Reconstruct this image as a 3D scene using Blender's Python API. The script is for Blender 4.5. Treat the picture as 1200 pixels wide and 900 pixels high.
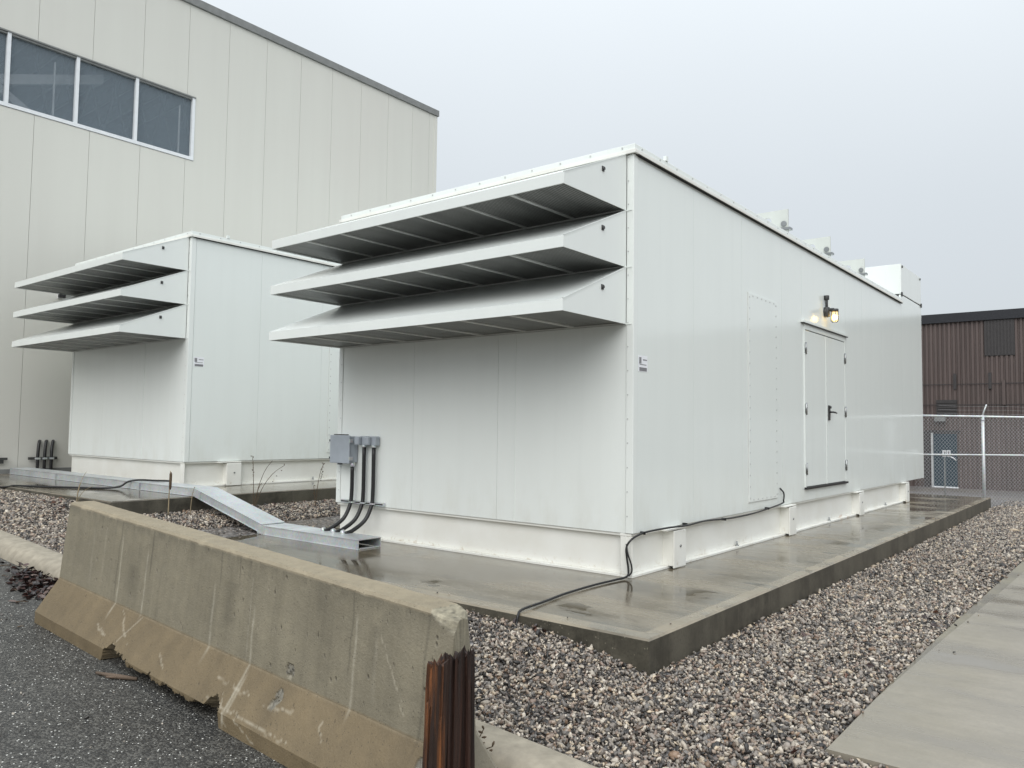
import bpy, bmesh, math, random
import numpy as np
from mathutils import Vector, Matrix, noise as mnoise
R = math.radians
random.seed(7); rng = np.random.default_rng(7)
for o in list(bpy.data.objects): bpy.data.objects.remove(o)
S = bpy.context.scene; COL = S.collection

# ------------------------------------------------------------------ camera
cam = bpy.data.cameras.new('camera'); co = bpy.data.objects.new('camera', cam); COL.objects.link(co)
co.location = (3.24819655, -5.64329931, 1.21006396)
co.rotation_euler = (R(93.24455), R(-0.72863), R(38.71402))
cam.sensor_width = 36; cam.lens = 914.297 / 1200 * 36; cam.clip_end = 2000; cam.clip_start = .05
S.camera = co
# ------------------------------------------------------------------ overcast sky
SUN_EL, SUN_AZ = R(41), R(152)
W = bpy.data.worlds.new('World'); S.world = W; W.use_nodes = True
nt = W.node_tree; nt.nodes.clear()
def N(t, **k):
    n = nt.nodes.new(t)
    for a, b in k.items(): setattr(n, a, b)
    return n
out = N('ShaderNodeOutputWorld'); bg = N('ShaderNodeBackground'); bg.inputs['Strength'].default_value = .1
sky = N('ShaderNodeTexSky', sky_type='NISHITA', sun_disc=False, sun_elevation=SUN_EL, sun_rotation=SUN_AZ, air_density=1.0, dust_density=3.0)
tc = N('ShaderNodeTexCoord'); sx = N('ShaderNodeSeparateXYZ')
cl = N('ShaderNodeMapRange'); cl.inputs['From Min'].default_value = 0; cl.inputs['From Max'].default_value = 1
cl.inputs['To Min'].default_value = 5.6; cl.inputs['To Max'].default_value = 7.9
no = N('ShaderNodeTexNoise'); no.inputs['Scale'].default_value = 1.6; no.inputs['Detail'].default_value = 3
nr = N('ShaderNodeMapRange'); nr.inputs['To Min'].default_value = .93; nr.inputs['To Max'].default_value = 1.07
mul = N('ShaderNodeMath', operation='MULTIPLY'); cmb = N('ShaderNodeVectorMath', operation='SCALE')
tint = N('ShaderNodeRGB'); tint.outputs[0].default_value = (.935, 1.0, 1.05, 1)
mix = N('ShaderNodeMix', data_type='RGBA'); mix.inputs[0].default_value = .93
L = nt.links.new
L(tc.outputs['Generated'], sx.inputs[0]); L(sx.outputs['Z'], cl.inputs['Value'])
L(tc.outputs['Generated'], no.inputs['Vector']); L(no.outputs['Fac'], nr.inputs['Value'])
pw3 = N('ShaderNodeMath', operation='POWER'); pw3.inputs[1].default_value = 2.6; pw3.use_clamp = True; L(sx.outputs['Z'], pw3.inputs[0])
zen = N('ShaderNodeMath', operation='MULTIPLY_ADD'); zen.inputs[1].default_value = 9.0; L(pw3.outputs[0], zen.inputs[0]); L(cl.outputs[0], zen.inputs[2])
L(zen.outputs[0], mul.inputs[0]); L(nr.outputs[0], mul.inputs[1])
L(tint.outputs[0], cmb.inputs[0]); L(mul.outputs[0], cmb.inputs['Scale'])
L(sky.outputs[0], mix.inputs[6]); L(cmb.outputs[0], mix.inputs[7])
L(mix.outputs[2], bg.inputs['Color']); L(bg.outputs[0], out.inputs['Surface'])
sun = bpy.data.lights.new('sun', 'SUN'); sun.energy = 1.5; sun.angle = R(60); sun.color = (1, .98, .95)
so = bpy.data.objects.new('sun', sun); COL.objects.link(so)
so.rotation_euler = (R(90) - SUN_EL, 0, R(180) - SUN_AZ + 0)
so.location = (0, 0, 20)
S.view_settings.view_transform = 'Standard'; S.view_settings.look = 'None'
S.view_settings.exposure = 0.28; S.view_settings.gamma = 1

# ------------------------------------------------------------------ materials
class NB:
    """tiny node helper"""
    def __init__(s, name):
        s.m = bpy.data.materials.new(name); s.m.use_nodes = True; s.t = s.m.node_tree
        s.b = s.t.nodes['Principled BSDF']; s.co = None
    def n(s, t, ins={}, **k):
        x = s.t.nodes.new(t)
        for a, b in k.items(): setattr(x, a, b)
        for a, b in ins.items(): s.set(x.inputs[a], b)
        return x
    def set(s, sock, v):
        if hasattr(v, 'is_output') or isinstance(v, bpy.types.NodeSocket): s.t.links.new(v, sock)
        else: sock.default_value = v
    def pos(s, scale=(1, 1, 1)):
        if s.co is None: s.co = s.n('ShaderNodeTexCoord').outputs['Object']
        if scale == (1, 1, 1): return s.co
        mp = s.n('ShaderNodeMapping', {'Scale': scale, 'Vector': s.co}); return mp.outputs[0]
    def noise(s, scale, detail=4, vec=None, rough=.55):
        return s.n('ShaderNodeTexNoise', {'Scale': scale, 'Detail': detail, 'Roughness': rough, 'Vector': vec if vec is not None else s.pos()}).outputs['Fac']
    def rng(s, v, a, b, c=0., d=1., smooth=False):
        x = s.n('ShaderNodeMapRange', {'Value': v, 'From Min': a, 'From Max': b, 'To Min': c, 'To Max': d})
        if smooth: x.interpolation_type = 'SMOOTHSTEP'
        return x.outputs[0]
    def mix(s, f, a, b, mode='MIX'):
        x = s.n('ShaderNodeMix', data_type='RGBA', blend_type=mode)
        s.set(x.inputs[0], f); s.set(x.inputs[6], a); s.set(x.inputs[7], b); return x.outputs[2]
    def math(s, op, a, b=0.):
        x = s.n('ShaderNodeMath', operation=op); s.set(x.inputs[0], a); s.set(x.inputs[1], b); return x.outputs[0]
    def bump(s, h, strength=.3, dist=.01):
        x = s.n('ShaderNodeBump', {'Strength': strength, 'Distance': dist, 'Height': h}); s.t.links.new(x.outputs[0], s.b.inputs['Normal'])
    def out(s, color, rough=.5, metal=0., spec=.5):
        s.set(s.b.inputs['Base Color'], color); s.set(s.b.inputs['Roughness'], rough)
        s.set(s.b.inputs['Metallic'], metal); s.set(s.b.inputs['Specular IOR Level'], spec); return s.m
def c4(r, g=None, b=None):
    if g is None: g = b = r
    return (r, g, b, 1)
def simple(name, col, rough=.5, metal=0., var=.12, scale=8., spec=.5):
    m = NB(name); f = m.rng(m.noise(scale, 5), .3, .7)
    d = tuple(x * (1 - var) for x in col); e = tuple(min(1, x * (1 + var)) for x in col)
    return m.out(m.mix(f, c4(*d), c4(*e)), m.rng(m.noise(scale * 2.3), .3, .7, rough * .8, min(1, rough * 1.2)), metal, spec)

def mk_white(name, col, rough, streak=.06):
    m = NB(name)
    n1 = m.noise(1.0, 5, m.pos((5, 5, .35))); n2 = m.noise(2.2, 4)
    c = m.mix(m.rng(n1, .42, .8), c4(*col), c4(*(x * (1 - streak) for x in col)))
    c = m.mix(m.rng(n2, .55, .8, 0, .3), c, c4(*(x * .95 for x in col)))
    gz = m.n('ShaderNodeSeparateXYZ', {0: m.pos()}).outputs[2]
    gm = m.math('MULTIPLY', m.rng(m.noise(1, 5, m.pos((4, 4, 1.5)), .65), .48, .75), m.rng(gz, .36, .9, .45, 0))
    c = m.mix(gm, c, c4(*(x * .78 for x in (col[0], col[1] * .96, col[2] * .88))))
    run = m.rng(m.noise(1, 4, m.pos((7, 7, .3)), .5), .62, .80, 0, .10)
    c = m.mix(run, c, c4(*(x * .7 for x in col)))
    m.bump(m.noise(.9, 2), .06, .02)
    return m.out(c, m.rng(n2, .3, .7, rough * .85, rough * 1.15), 0, .5)
M = {}
M['enclosure'] = mk_white('white_enclosure_paint', (.79, .828, .80), .12, .022)
M['enclosure_front'] = mk_white('white_hood_paint', (.79, .822, .795), .22, .03)
M['lug'] = mk_white('white_roof_steel_paint', (.60, .625, .59), .4, .08)
M['skid'] = None
m = NB('white_skid_paint')
n1 = m.noise(2.5, 5); rust = m.noise(16, 6, rough=.7)
geo = m.pos()
sp = m.n('ShaderNodeSeparateXYZ', {0: geo})
lowz = m.rng(sp.outputs[2], .02, .07, 1, 0, True)
atb = m.rng(m.math('ABSOLUTE', m.math('SUBTRACT', sp.outputs[1], .42)), .05, .3, 1, 0, True)
c = m.mix(m.rng(n1, .4, .75), c4(.83, .83, .785), c4(.76, .75, .69))
c = m.mix(m.math('MULTIPLY', m.math('MULTIPLY', m.rng(rust, .5, .62), lowz), atb), c, c4(.42, .2, .07))
c = m.mix(m.math('MULTIPLY', m.rng(rust, .56, .66, 0, .5), m.rng(sp.outputs[2], .02, .12, 1, 0)), c, c4(.45, .36, .24))
M['skid'] = m.out(c, .4)
# perforated screen
m = NB('dark_perforated_screen')
mp = m.n('ShaderNodeMapping', {'Vector': m.pos(), 'Rotation': (0, 0, R(45)), 'Scale': (480, 480, 480)})
ck = m.n('ShaderNodeTexChecker', {'Vector': mp.outputs[0], 'Scale': .1})
ck.inputs['Scale'].default_value = .115
st = m.noise(1, 4, m.pos((6, .6, 1)))
c = m.mix(ck.outputs['Fac'], c4(.008), c4(.36, .365, .35))
c = m.mix(m.rng(st, .45, .75, 0, .6), c, c4(.05, .05, .048))
M['screen'] = m.out(c, .45)
M['rib'] = simple('grey_screen_rib_paint', (.62, .63, .61), .5)
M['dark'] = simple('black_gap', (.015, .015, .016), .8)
M['rivet'] = simple('rivet_zinc', (.52, .53, .52), .4, .1)
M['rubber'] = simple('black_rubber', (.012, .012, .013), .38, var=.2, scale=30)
M['steel'] = simple('stainless_hardware', (.32, .33, .33), .3, .9)
M['darksteel'] = simple('dark_hardware', (.06, .06, .06), .4, .4)
m = NB('galvanised_steel')
v = m.n('ShaderNodeTexVoronoi', {'Scale': 60., 'Vector': m.pos()})
c = m.mix(m.rng(m.noise(3, 4), .3, .7), c4(.50, .525, .535), c4(.64, .665, .675))
c = m.mix(.25, c, v.outputs['Color'], 'SOFT_LIGHT')
M['galv'] = m.out(c, m.rng(m.noise(5), .3, .7, .3, .5), .4)
M['wire'] = simple('weathered_wire', (.33, .335, .34), .5, .2)
M['greybox'] = simple('grey_box_enamel', (.34, .375, .415), .4, 0, .1, 5)
M['greybox_side'] = M['greybox']
M['beige'] = None
m = NB('beige_panel_paint')
n1 = m.noise(1, 5, m.pos((3, 3, .15))); n2 = m.noise(.35, 3)
c = m.mix(m.rng(n1, .35, .75), c4(.615, .612, .562), c4(.595, .59, .542))
c = m.mix(m.rng(n2, .45, .7, 0, .3), c, c4(.60, .575, .53))
m.bump(m.noise(1, 2, m.pos((0.0, 40, .05))), .06, .004)
M['beige'] = m.out(c, .55)
M['fascia'] = simple('grey_fascia_paint', (.2, .205, .2), .5)
M['backing'] = simple('joint_sealant', (.36, .365, .34), .7)
M['trim'] = simple('white_window_trim', (.72, .74, .76), .35, var=.05)
M['interior'] = simple('hall_interior_grey', (.55, .57, .6), .8)
M['truss'] = simple('white_truss_paint', (.82, .83, .84), .6)
m = NB('tinted_window_glass')
m.b.inputs['Alpha'].default_value = .42
M['glass'] = m.out(c4(.20, .25, .29), .04, 0, .7)
# concrete (pads) wet
def mk_concrete(name, base, wet, dirx,  wetness=(.42, .6), r_dry=.5, r_wet=.06, side=None):
    m = NB(name)
    br = m.noise(1, 4, m.pos((1.2, 30, 3) if dirx else (22, 1.2, 3)))
    big = m.noise(.9, 5, m.pos((.7, 1.7, 1) if dirx else (1.7, .7, 1)), .6)
    fine = m.noise(70, 4); mid = m.noise(9, 5)
    big = m.math('ADD', big, 0.)
    if side:
        sp0 = m.n('ShaderNodeSeparateXYZ', {0: m.pos()})
        big = m.math('ADD', big, m.rng(sp0.outputs[0], -.5, .3, .10, 0, True))
    wf = m.rng(big, wetness[0], wetness[1], 0, 1, True)
    pn = m.noise(1, 4, m.pos((1.1, 1.7, 1)), .55); pud = m.rng(m.math('ADD', pn, m.math('MULTIPLY', mid, .04)), .575, .595, 0, 1 if side else 0, True)
    d = tuple(x * .82 for x in base)
    c = m.mix(m.rng(br, .35, .7) if side else m.rng(m.noise(2.2, 6, rough=.65), .35, .7), c4(*base), c4(*d))
    if not side:
        wx = m.n('ShaderNodeSeparateXYZ', {0: m.pos()}).outputs[0]
        c = m.mix(m.rng(m.math('ADD', wx, m.math('MULTIPLY', m.noise(1.5, 4), .7)), 2.75, 3.15, .55, 0, True), c, c4(base[0] * .72, base[1] * .71, base[2] * .62))
        c = m.mix(m.rng(br, .4, .75, 0, .28), c, c4(*(min(1, x * 1.25) for x in base)))
    if not side: c = m.mix(m.rng(m.noise(45, 5, rough=.7), .45, .7, 0, .5), c, c4(*(x * .72 for x in base)))
    c = m.mix(m.rng(mid, .35, .75, 0, .35), c, c4(*(x * 1.15 for x in base)))
    wc = m.mix(m.rng(br, .3, .7) if side else .3, c4(*wet), c4(*(x * .7 for x in wet)))
    c = m.mix(m.math('MULTIPLY', wf, .85), c, wc)
    c = m.mix(m.math('MULTIPLY', pud, .8), c, c4(*(x * .6 for x in wet)))
    c = m.mix(m.rng(fine, .35, .75, 0, .25), c, c4(*(x * .6 for x in base)))
    rough = m.rng(wf, 0, 1, r_dry, r_wet)
    if side:
        band = m.math('MAXIMUM', m.rng(sp0.outputs[0], .90, .925, 0, 1), m.math('MULTIPLY', m.rng(sp0.outputs[1], -1.44, -1.425, 1, 0), 1.))
        band = m.math('MULTIPLY', m.math('MULTIPLY', band, m.rng(m.noise(3, 4), .3, .65, .15, 1)), m.rng(sp0.outputs[0], -5.5, -5.3, 0, 1))
        c = m.mix(m.math('MULTIPLY', band, .85), c, c4(*(x * 1.3 for x in base)))
        rough = m.math('ADD', rough, m.math('MULTIPLY', band, .15))
    rough = m.math('ADD', rough, m.rng(br, .3, .7, -.02, .05))
    rough = m.math('MULTIPLY', rough, m.rng(pud, 0, 1, 1, .3))
    h = m.math('ADD', m.math('MULTIPLY', br, .6), m.math('MULTIPLY', fine, .5))
    h = m.math('MULTIPLY', h, m.math('MULTIPLY', m.rng(wf, 0, 1, 1, .12), m.rng(pud, 0, 1, 1, .1)))
    m.bump(h, .22, .006)
    if side:
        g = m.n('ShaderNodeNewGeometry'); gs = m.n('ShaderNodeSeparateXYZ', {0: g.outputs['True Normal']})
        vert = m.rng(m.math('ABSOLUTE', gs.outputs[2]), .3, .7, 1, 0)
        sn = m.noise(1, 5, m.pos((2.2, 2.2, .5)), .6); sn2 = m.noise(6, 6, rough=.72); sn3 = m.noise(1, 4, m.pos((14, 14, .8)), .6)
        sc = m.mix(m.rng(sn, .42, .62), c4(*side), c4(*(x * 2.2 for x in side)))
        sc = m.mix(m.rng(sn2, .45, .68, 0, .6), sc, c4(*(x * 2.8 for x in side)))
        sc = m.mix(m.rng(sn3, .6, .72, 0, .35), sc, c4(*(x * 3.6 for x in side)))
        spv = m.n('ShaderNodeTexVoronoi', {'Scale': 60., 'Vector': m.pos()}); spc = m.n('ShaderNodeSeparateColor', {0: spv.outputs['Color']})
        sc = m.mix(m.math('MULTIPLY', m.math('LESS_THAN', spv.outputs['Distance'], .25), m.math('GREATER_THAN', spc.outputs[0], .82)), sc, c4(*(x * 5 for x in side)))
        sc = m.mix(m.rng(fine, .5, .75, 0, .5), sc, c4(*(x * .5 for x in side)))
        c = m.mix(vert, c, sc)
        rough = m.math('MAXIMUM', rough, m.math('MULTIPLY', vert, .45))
    return m.out(c, rough, 0, .5)
M['pad'] = mk_concrete('wet_slab_concrete', (.25, .215, .158), (.11, .092, .064), True, (.36, .62), .30, .075, side=(.047, .043, .033))
M['walk'] = mk_concrete('sidewalk_concrete', (.305, .275, .225), (.215, .19, .15), True, (.42, .66), .46, .10)
M['border'] = mk_concrete('sidewalk_border_concrete', (.25, .225, .17), (.15, .13, .1), True, (.4, .6), .5, .25)
M['kerb'] = simple('kerb_concrete', (.31, .275, .215), .7, 0, .2, 14)
# barrier: colours come from painted stains and an edge highlight on the mesh, plus grain
m = NB('barrier_concrete')
at = m.n('ShaderNodeAttribute', attribute_name='stain_highlight').outputs['Color']
g1 = m.noise(90, 4, rough=.7); g2 = m.noise(14, 5)
c = m.mix(m.rng(g1, .3, .72, 0, .4), at, m.mix(1., at, c4(.62, .6, .56), 'MULTIPLY'))
c = m.mix(m.rng(g2, .4, .75, 0, .35), c, m.mix(1., at, c4(1.2, 1.18, 1.12), 'MULTIPLY'))
pv = m.n('ShaderNodeTexVoronoi', {'Scale': 75., 'Vector': m.pos()}); ps_ = m.n('ShaderNodeSeparateColor', {0: pv.outputs['Color']})
pore = m.math('MULTIPLY', m.math('LESS_THAN', pv.outputs['Distance'], .2), m.math('GREATER_THAN', ps_.outputs[0], .80))
c = m.mix(m.math('MULTIPLY', pore, .65), c, c4(.05, .045, .035))
c = m.mix(m.rng(m.noise(4, 6, rough=.7), .5, .75, 0, .35), c, m.mix(1., c, c4(.62, .62, .6), 'MULTIPLY'))
m.bump(m.math('SUBTRACT', m.math('ADD', g1, m.math('MULTIPLY', g2, .6)), pore), .7, .005)
M['barrier'] = m.out(c, .62)
# asphalt
m = NB('wet_asphalt')
v = m.n('ShaderNodeTexVoronoi', {'Scale': 110., 'Vector': m.pos()}); vs = m.n('ShaderNodeSeparateColor', {0: v.outputs['Color']})
big = m.noise(.8, 5); fine = m.noise(150, 3); med = m.noise(14, 5)
c = m.mix(m.rng(big, .35, .7), c4(.022, .0215, .021), c4(.05, .049, .046))
c = m.mix(m.rng(vs.outputs[0], .4, .95, 0, .85), c, c4(.15, .145, .13))
sp1 = m.math('MULTIPLY', m.math('GREATER_THAN', vs.outputs[1], .962), m.math('LESS_THAN', v.outputs['Distance'], .42))
c = m.mix(sp1, c, c4(.8, .79, .74))
c = m.mix(m.rng(med, .5, .75, 0, .6), c, c4(.016, .016, .016))
h = m.math('SUBTRACT', m.math('MULTIPLY', fine, .5), v.outputs['Distance'])
m.bump(h, .8, .006)
M['asphalt'] = m.out(c, m.rng(big, .3, .7, .32, .55), 0, .36)
# ground below / far gravel
m = NB('gravel_ground')
v = m.n('ShaderNodeTexVoronoi', {'Scale': 34., 'Vector': m.pos()}); vs = m.n('ShaderNodeSeparateColor', {0: v.outputs['Color']})
cr = m.n('ShaderNodeValToRGB', {0: vs.outputs[0]}); e = cr.color_ramp.elements
e[0].position = 0; e[0].color = c4(.05, .05, .055); e[1].position = 1; e[1].color = c4(.36, .33, .3)
for p_, q_ in ((.3, c4(.13, .12, .115)), (.5, c4(.2, .16, .14)), (.75, c4(.26, .25, .25))):
    x = e.new(p_); x.color = q_
c = m.mix(m.rng(v.outputs['Distance'], .35, .8, 0, .85), cr.outputs[0], c4(.02, .019, .017))
c = m.mix(m.rng(m.noise(.5, 4), .5, .7, 0, .45), c, c4(.13, .1, .06))
m.bump(m.math('SUBTRACT', 1., v.outputs['Distance']), .9, .02)
M['gravelbase'] = m.out(c, .6)
m = NB('gravel_stone')
at = m.n('ShaderNodeAttribute', attribute_name='stone').outputs['Color']
c = m.mix(m.rng(m.noise(120, 3), .35, .7, 0, .5), at, m.mix(1., at, c4(.55, .53, .52), 'MULTIPLY'))
M['stone'] = m.out(c, .42)
M['leafcol'] = None
m = NB('dead_leaf'); at = m.n('ShaderNodeAttribute', attribute_name='stone').outputs['Color']
M['leafcol'] = m.out(m.mix(m.rng(m.noise(60), .3, .7, 0, .4), at, c4(.01, .006, .006)), .35)
# brown cladding
m = NB('brown_cladding_paint')
n1 = m.noise(1, 4, m.pos((2.5, 1, .25))); n2 = m.noise(.5, 4)
c = m.mix(m.rng(n1, .35, .7), c4(.085, .063, .057), c4(.12, .09, .082))
c = m.mix(m.rng(n2, .45, .7, 0, .5), c, c4(.08, .064, .058))
M['brown'] = m.out(c, .55)
M['black_fascia'] = simple('black_fascia_paint', (.012, .013, .018), .5)
M['louvre'] = simple('dark_louvre_paint', (.04, .036, .036), .5)
M['frame_grey'] = simple('pale_door_frame', (.42, .43, .43), .5)
M['teal'] = simple('teal_door_paint', (.016, .038, .054), .45)
M['wood'] = None
m = NB('wet_weathered_wood')
gr = m.noise(1, 6, m.pos((42, 42, 3)), .7); g2 = m.noise(1, 4, m.pos((14, 14, 1)))
c = m.mix(m.rng(gr, .35, .65), c4(.30, .105, .03), c4(.02, .009, .005))
c = m.mix(m.rng(g2, .4, .55, 0, .95), c, c4(.018, .009, .006))
m.bump(gr, .9, .012); M['wood'] = m.out(c, .6)
m = NB('dark_wet_wood')
gr = m.noise(1, 6, m.pos((60, 60, 2.2)), .65)
c = m.mix(m.rng(gr, .35, .68), c4(.008, .005, .004), c4(.045, .017, .009))
m.bump(gr, .9, .012); M['wood_dark'] = m.out(c, .55)
M['weed'] = simple('dry_brown_stalk', (.09, .06, .035), .8)
M['straw'] = simple('dry_straw', (.3, .24, .15), .8)
M['sticker'] = simple('sticker_white', (.82, .83, .86), .4, var=.02)
M['ink'] = simple('sticker_grey_ink', (.22, .22, .23), .5)
m = NB('amber_lamp_glow'); m.b.inputs['Emission Color'].default_value = c4(1, .68, .2); m.b.inputs['Emission Strength'].default_value = 12.0
M['glow'] = m.out(c4(.9, .7, .35), .3)
m = NB('clear_jar_glass'); m.b.inputs['Alpha'].default_value = .3
M['jar'] = m.out(c4(.9, .85, .7), .05)
M['bark'] = simple('weathered_stick', (.12, .085, .06), .8)

# ------------------------------------------------------------------ mesh helpers
class MB:
    def __init__(s): s.v = []; s.f = []; s.sm = []
    def add(s, vs, fs, smooth=False):
        n = len(s.v); s.v += [tuple(map(float, p)) for p in vs]; s.f += [tuple(i + n for i in f) for f in fs]; s.sm += [smooth] * len(fs); return s
    def box(s, x0, x1, y0, y1, z0, z1):
        return s.add([(x0, y0, z0), (x1, y0, z0), (x1, y1, z0), (x0, y1, z0), (x0, y0, z1), (x1, y0, z1), (x1, y1, z1), (x0, y1, z1)],
                     [(0, 3, 2, 1), (4, 5, 6, 7), (0, 1, 5, 4), (1, 2, 6, 5), (2, 3, 7, 6), (3, 0, 4, 7)])
    def hexa(s, p):      # 8 points: bottom 4, top 4
        return s.add(p, [(0, 3, 2, 1), (4, 5, 6, 7), (0, 1, 5, 4), (1, 2, 6, 5), (2, 3, 7, 6), (3, 0, 4, 7)])
    def prism(s, poly, axis, a, b):   # polygon (2D) extruded along an axis
        def P(u, w, t): return {'x': (t, u, w), 'y': (u, t, w), 'z': (u, w, t)}[axis]
        n = len(poly); vs = [P(u, w, a) for u, w in poly] + [P(u, w, b) for u, w in poly]
        return s.add(vs, [tuple(range(n))[::-1], tuple(range(n, 2 * n))] + [(i, (i + 1) % n, n + (i + 1) % n, n + i) for i in range(n)])
    def tube(s, path, r, n=8, cap=True, smooth=True):
        pts = [Vector(p) for p in path]; rs = r if isinstance(r, (list, tuple)) else [r] * len(pts); base = []; up = Vector((0, 0, 1))
        prev = None
        for i, p in enumerate(pts):
            d = (pts[min(i + 1, len(pts) - 1)] - pts[max(i - 1, 0)]).normalized()
            if prev is None:
                a = d.cross(up if abs(d.z) < .95 else Vector((1, 0, 0))).normalized()
            else: a = (prev - d * prev.dot(d)).normalized()
            prev = a; b = d.cross(a)
            for k in range(n):
                t = 2 * math.pi * k / n; base.append(p + (a * math.cos(t) + b * math.sin(t)) * rs[i])
        fs = []
        for i in range(len(pts) - 1):
            for k in range(n): fs.append((i * n + k, i * n + (k + 1) % n, (i + 1) * n + (k + 1) % n, (i + 1) * n + k))
        s.add(base, fs, smooth)
        if cap:
            m0 = len(s.v) - len(base)
            s.f += [tuple(m0 + k for k in range(n))[::-1], tuple(m0 + (len(pts) - 1) * n + k for k in range(n))]; s.sm += [False, False]
        return s
    def cyl(s, p, q, r, n=12): return s.tube([p, q], r, n)
    def mesh(s, name, org=(0, 0, 0)):
        me = bpy.data.meshes.new(name); o = Vector(org)
        me.from_pydata([tuple(Vector(v) - o) for v in s.v], [], s.f); me.polygons.foreach_set('use_smooth', s.sm)
        bm = bmesh.new(); bm.from_mesh(me); bmesh.ops.recalc_face_normals(bm, faces=bm.faces); bm.to_mesh(me); bm.free(); me.update(); return me
def root_of(o):
    while o.parent: o = o.parent
    return o
def obj(name, me, mat, parent=None, loc=None, bevel=0):
    o = bpy.data.objects.new(name, me); COL.objects.link(o)
    if mat and not me.materials: me.materials.append(mat)
    if parent: o.parent = parent
    if loc is not None: o.location = loc
    if bevel:
        b = o.modifiers.new('bevel', 'BEVEL'); b.width = bevel; b.segments = 2; b.limit_method = 'ANGLE'; b.angle_limit = R(40)
    return o
def part(name, mb, mat, parent, bevel=0):      # mesh in world coordinates -> part of a thing
    return obj(name, mb.mesh(name, root_of(parent).location), mat, parent, None, bevel)
def thing(name, label, cat, loc, group=None):
    o = bpy.data.objects.new(name, None); COL.objects.link(o); o.location = loc; o.empty_display_size = .3
    tag(o, label, cat, group); return o
def tag(o, label, cat, group=None):
    o['label'] = label; o['category'] = cat
    if group: o['group'] = group
    return o
def solo(name, mb, mat, label, cat, org, group=None, bevel=0):
    return tag(obj(name, mb.mesh(name, org), mat, None, org, bevel), label, cat, group)
def structure(name, mb, mat, bevel=0):
    o = obj(name, mb.mesh(name), mat, None, None, bevel); o['kind'] = 'structure'; return o
def copy_tree(o, parent=None):
    c = o.copy(); COL.objects.link(c)
    if parent: c.parent = parent
    for ch in list(o.children): copy_tree(ch, c)
    return c
def smooth_path(pts, n=8):
    P = [Vector(p) for p in pts]; P = [P[0] * 2 - P[1]] + P + [P[-1] * 2 - P[-2]]; out_ = []
    for i in range(1, len(P) - 2):
        for k in range(n):
            t = k / n; a, b, c, d = P[i - 1:i + 3]
            out_.append(.5 * ((2 * b) + (c - a) * t + (2 * a - 5 * b + 4 * c - d) * t * t + (3 * b - a - 3 * c + d) * t ** 3))
    out_.append(P[-2]); return out_
def sstep(a, b, x):
    t = min(1, max(0, (x - a) / (b - a))); return t * t * (3 - 2 * t)
def lerp_tab(tab, x):
    return float(np.interp(x, [a for a, _ in tab], [b for _, b in tab]))

# ------------------------------------------------------------------ ground
def zroad(x): return -.315 - .055 * max(-14, min(6, x))
PADTAB = [(-14, .27), (-6.6, .265), (-6.0, .16), (-5.2, .1), (-4.9, .02), (-.6, -.05), (.3, -.075), (.8, -.15), (1.05, -.205), (1.7, -.21), (2.1, -.185), (3, -.185)]
def zgravel(x, y):
    a = zroad(x) + .105
    b = lerp_tab(PADTAB, x)
    z = a + (b - a) * sstep(-2.62, -1.7 - .38 * sstep(1.5, 2, x), y) if y < -1.6 else b
    if x < 1.2 and y > 2: z = z + (-.21 - z) * sstep(2, 6, y) if x > -6 else z
    far = sstep(13, 27, y)
    return z * (1 - far) + (-.84) * far
xs = sorted(set([-200, -120, -70, -45, -30, -22, -18] + [round(-15 + .25 * i, 3) for i in range(77)] + [5, 6, 8, 11, 15, 22, 35, 60, 100, 200]))
ys = sorted(set([-200, -120, -60, -30, -15, -8, -5] + [-2.9, -2.83, -2.74, -2.6] + [round(-2.5 + .1 * i, 3) for i in range(14)] + [round(-1 + .5 * i, 3) for i in range(28)] + [13, 14, 15, 16, 18, 20, 22, 25, 28, 32, 40, 60, 100, 150, 250, 400]))
mb = MB(); vv = []
for y in ys:
    for x in xs:
        z = zgravel(x, y)
        if y < -2.75: z = zroad(x) - .2
        if y > -2.75 and y < 11.8: z -= .012
        vv.append((x, y, z))
nx = len(xs)
mb.add(vv, [(j * nx + i, j * nx + i + 1, (j + 1) * nx + i + 1, (j + 1) * nx + i) for j in range(len(ys) - 1) for i in range(nx - 1)], True)
structure('gravel_ground', mb, M['gravelbase'])
# road
mb = MB(); rx = [-150, -60, -14, -10, -6, -3, 0, 3, 6, 20, 60, 150]; ry = [-150, -60, -20, -8, -5, -4, -3.4, -2.86]
mb.add([(x, y, zroad(x)) for y in ry for x in rx], [(j * len(rx) + i, j * len(rx) + i + 1, (j + 1) * len(rx) + i + 1, (j + 1) * len(rx) + i) for j in range(len(ry) - 1) for i in range(len(rx) - 1)])
structure('road', mb, M['asphalt'])
# kerb
mb = MB(); prof = [(-2.93, -.1), (-2.905, .03), (-2.88, .085), (-2.85, .112), (-2.80, .125), (-2.68, .128), (-2.66, .12), (-2.66, -.15)]
kx = [-60, -14] + [-13 + i * .5 for i in range(39)] + [8, 20, 60]
n = len(prof); vs = [(x, y + .002 * math.sin(x * 2.1), zroad(x) + h + (.0015 * math.sin(x * 1.3) if h > 0 else 0)) for x in kx for y, h in prof]
mb.add(vs, [(i * n + k, i * n + k + 1, (i + 1) * n + k + 1, (i + 1) * n + k) for i in range(len(kx) - 1) for k in range(n - 1)], True)
structure('kerb', mb, M['kerb'])
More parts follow.
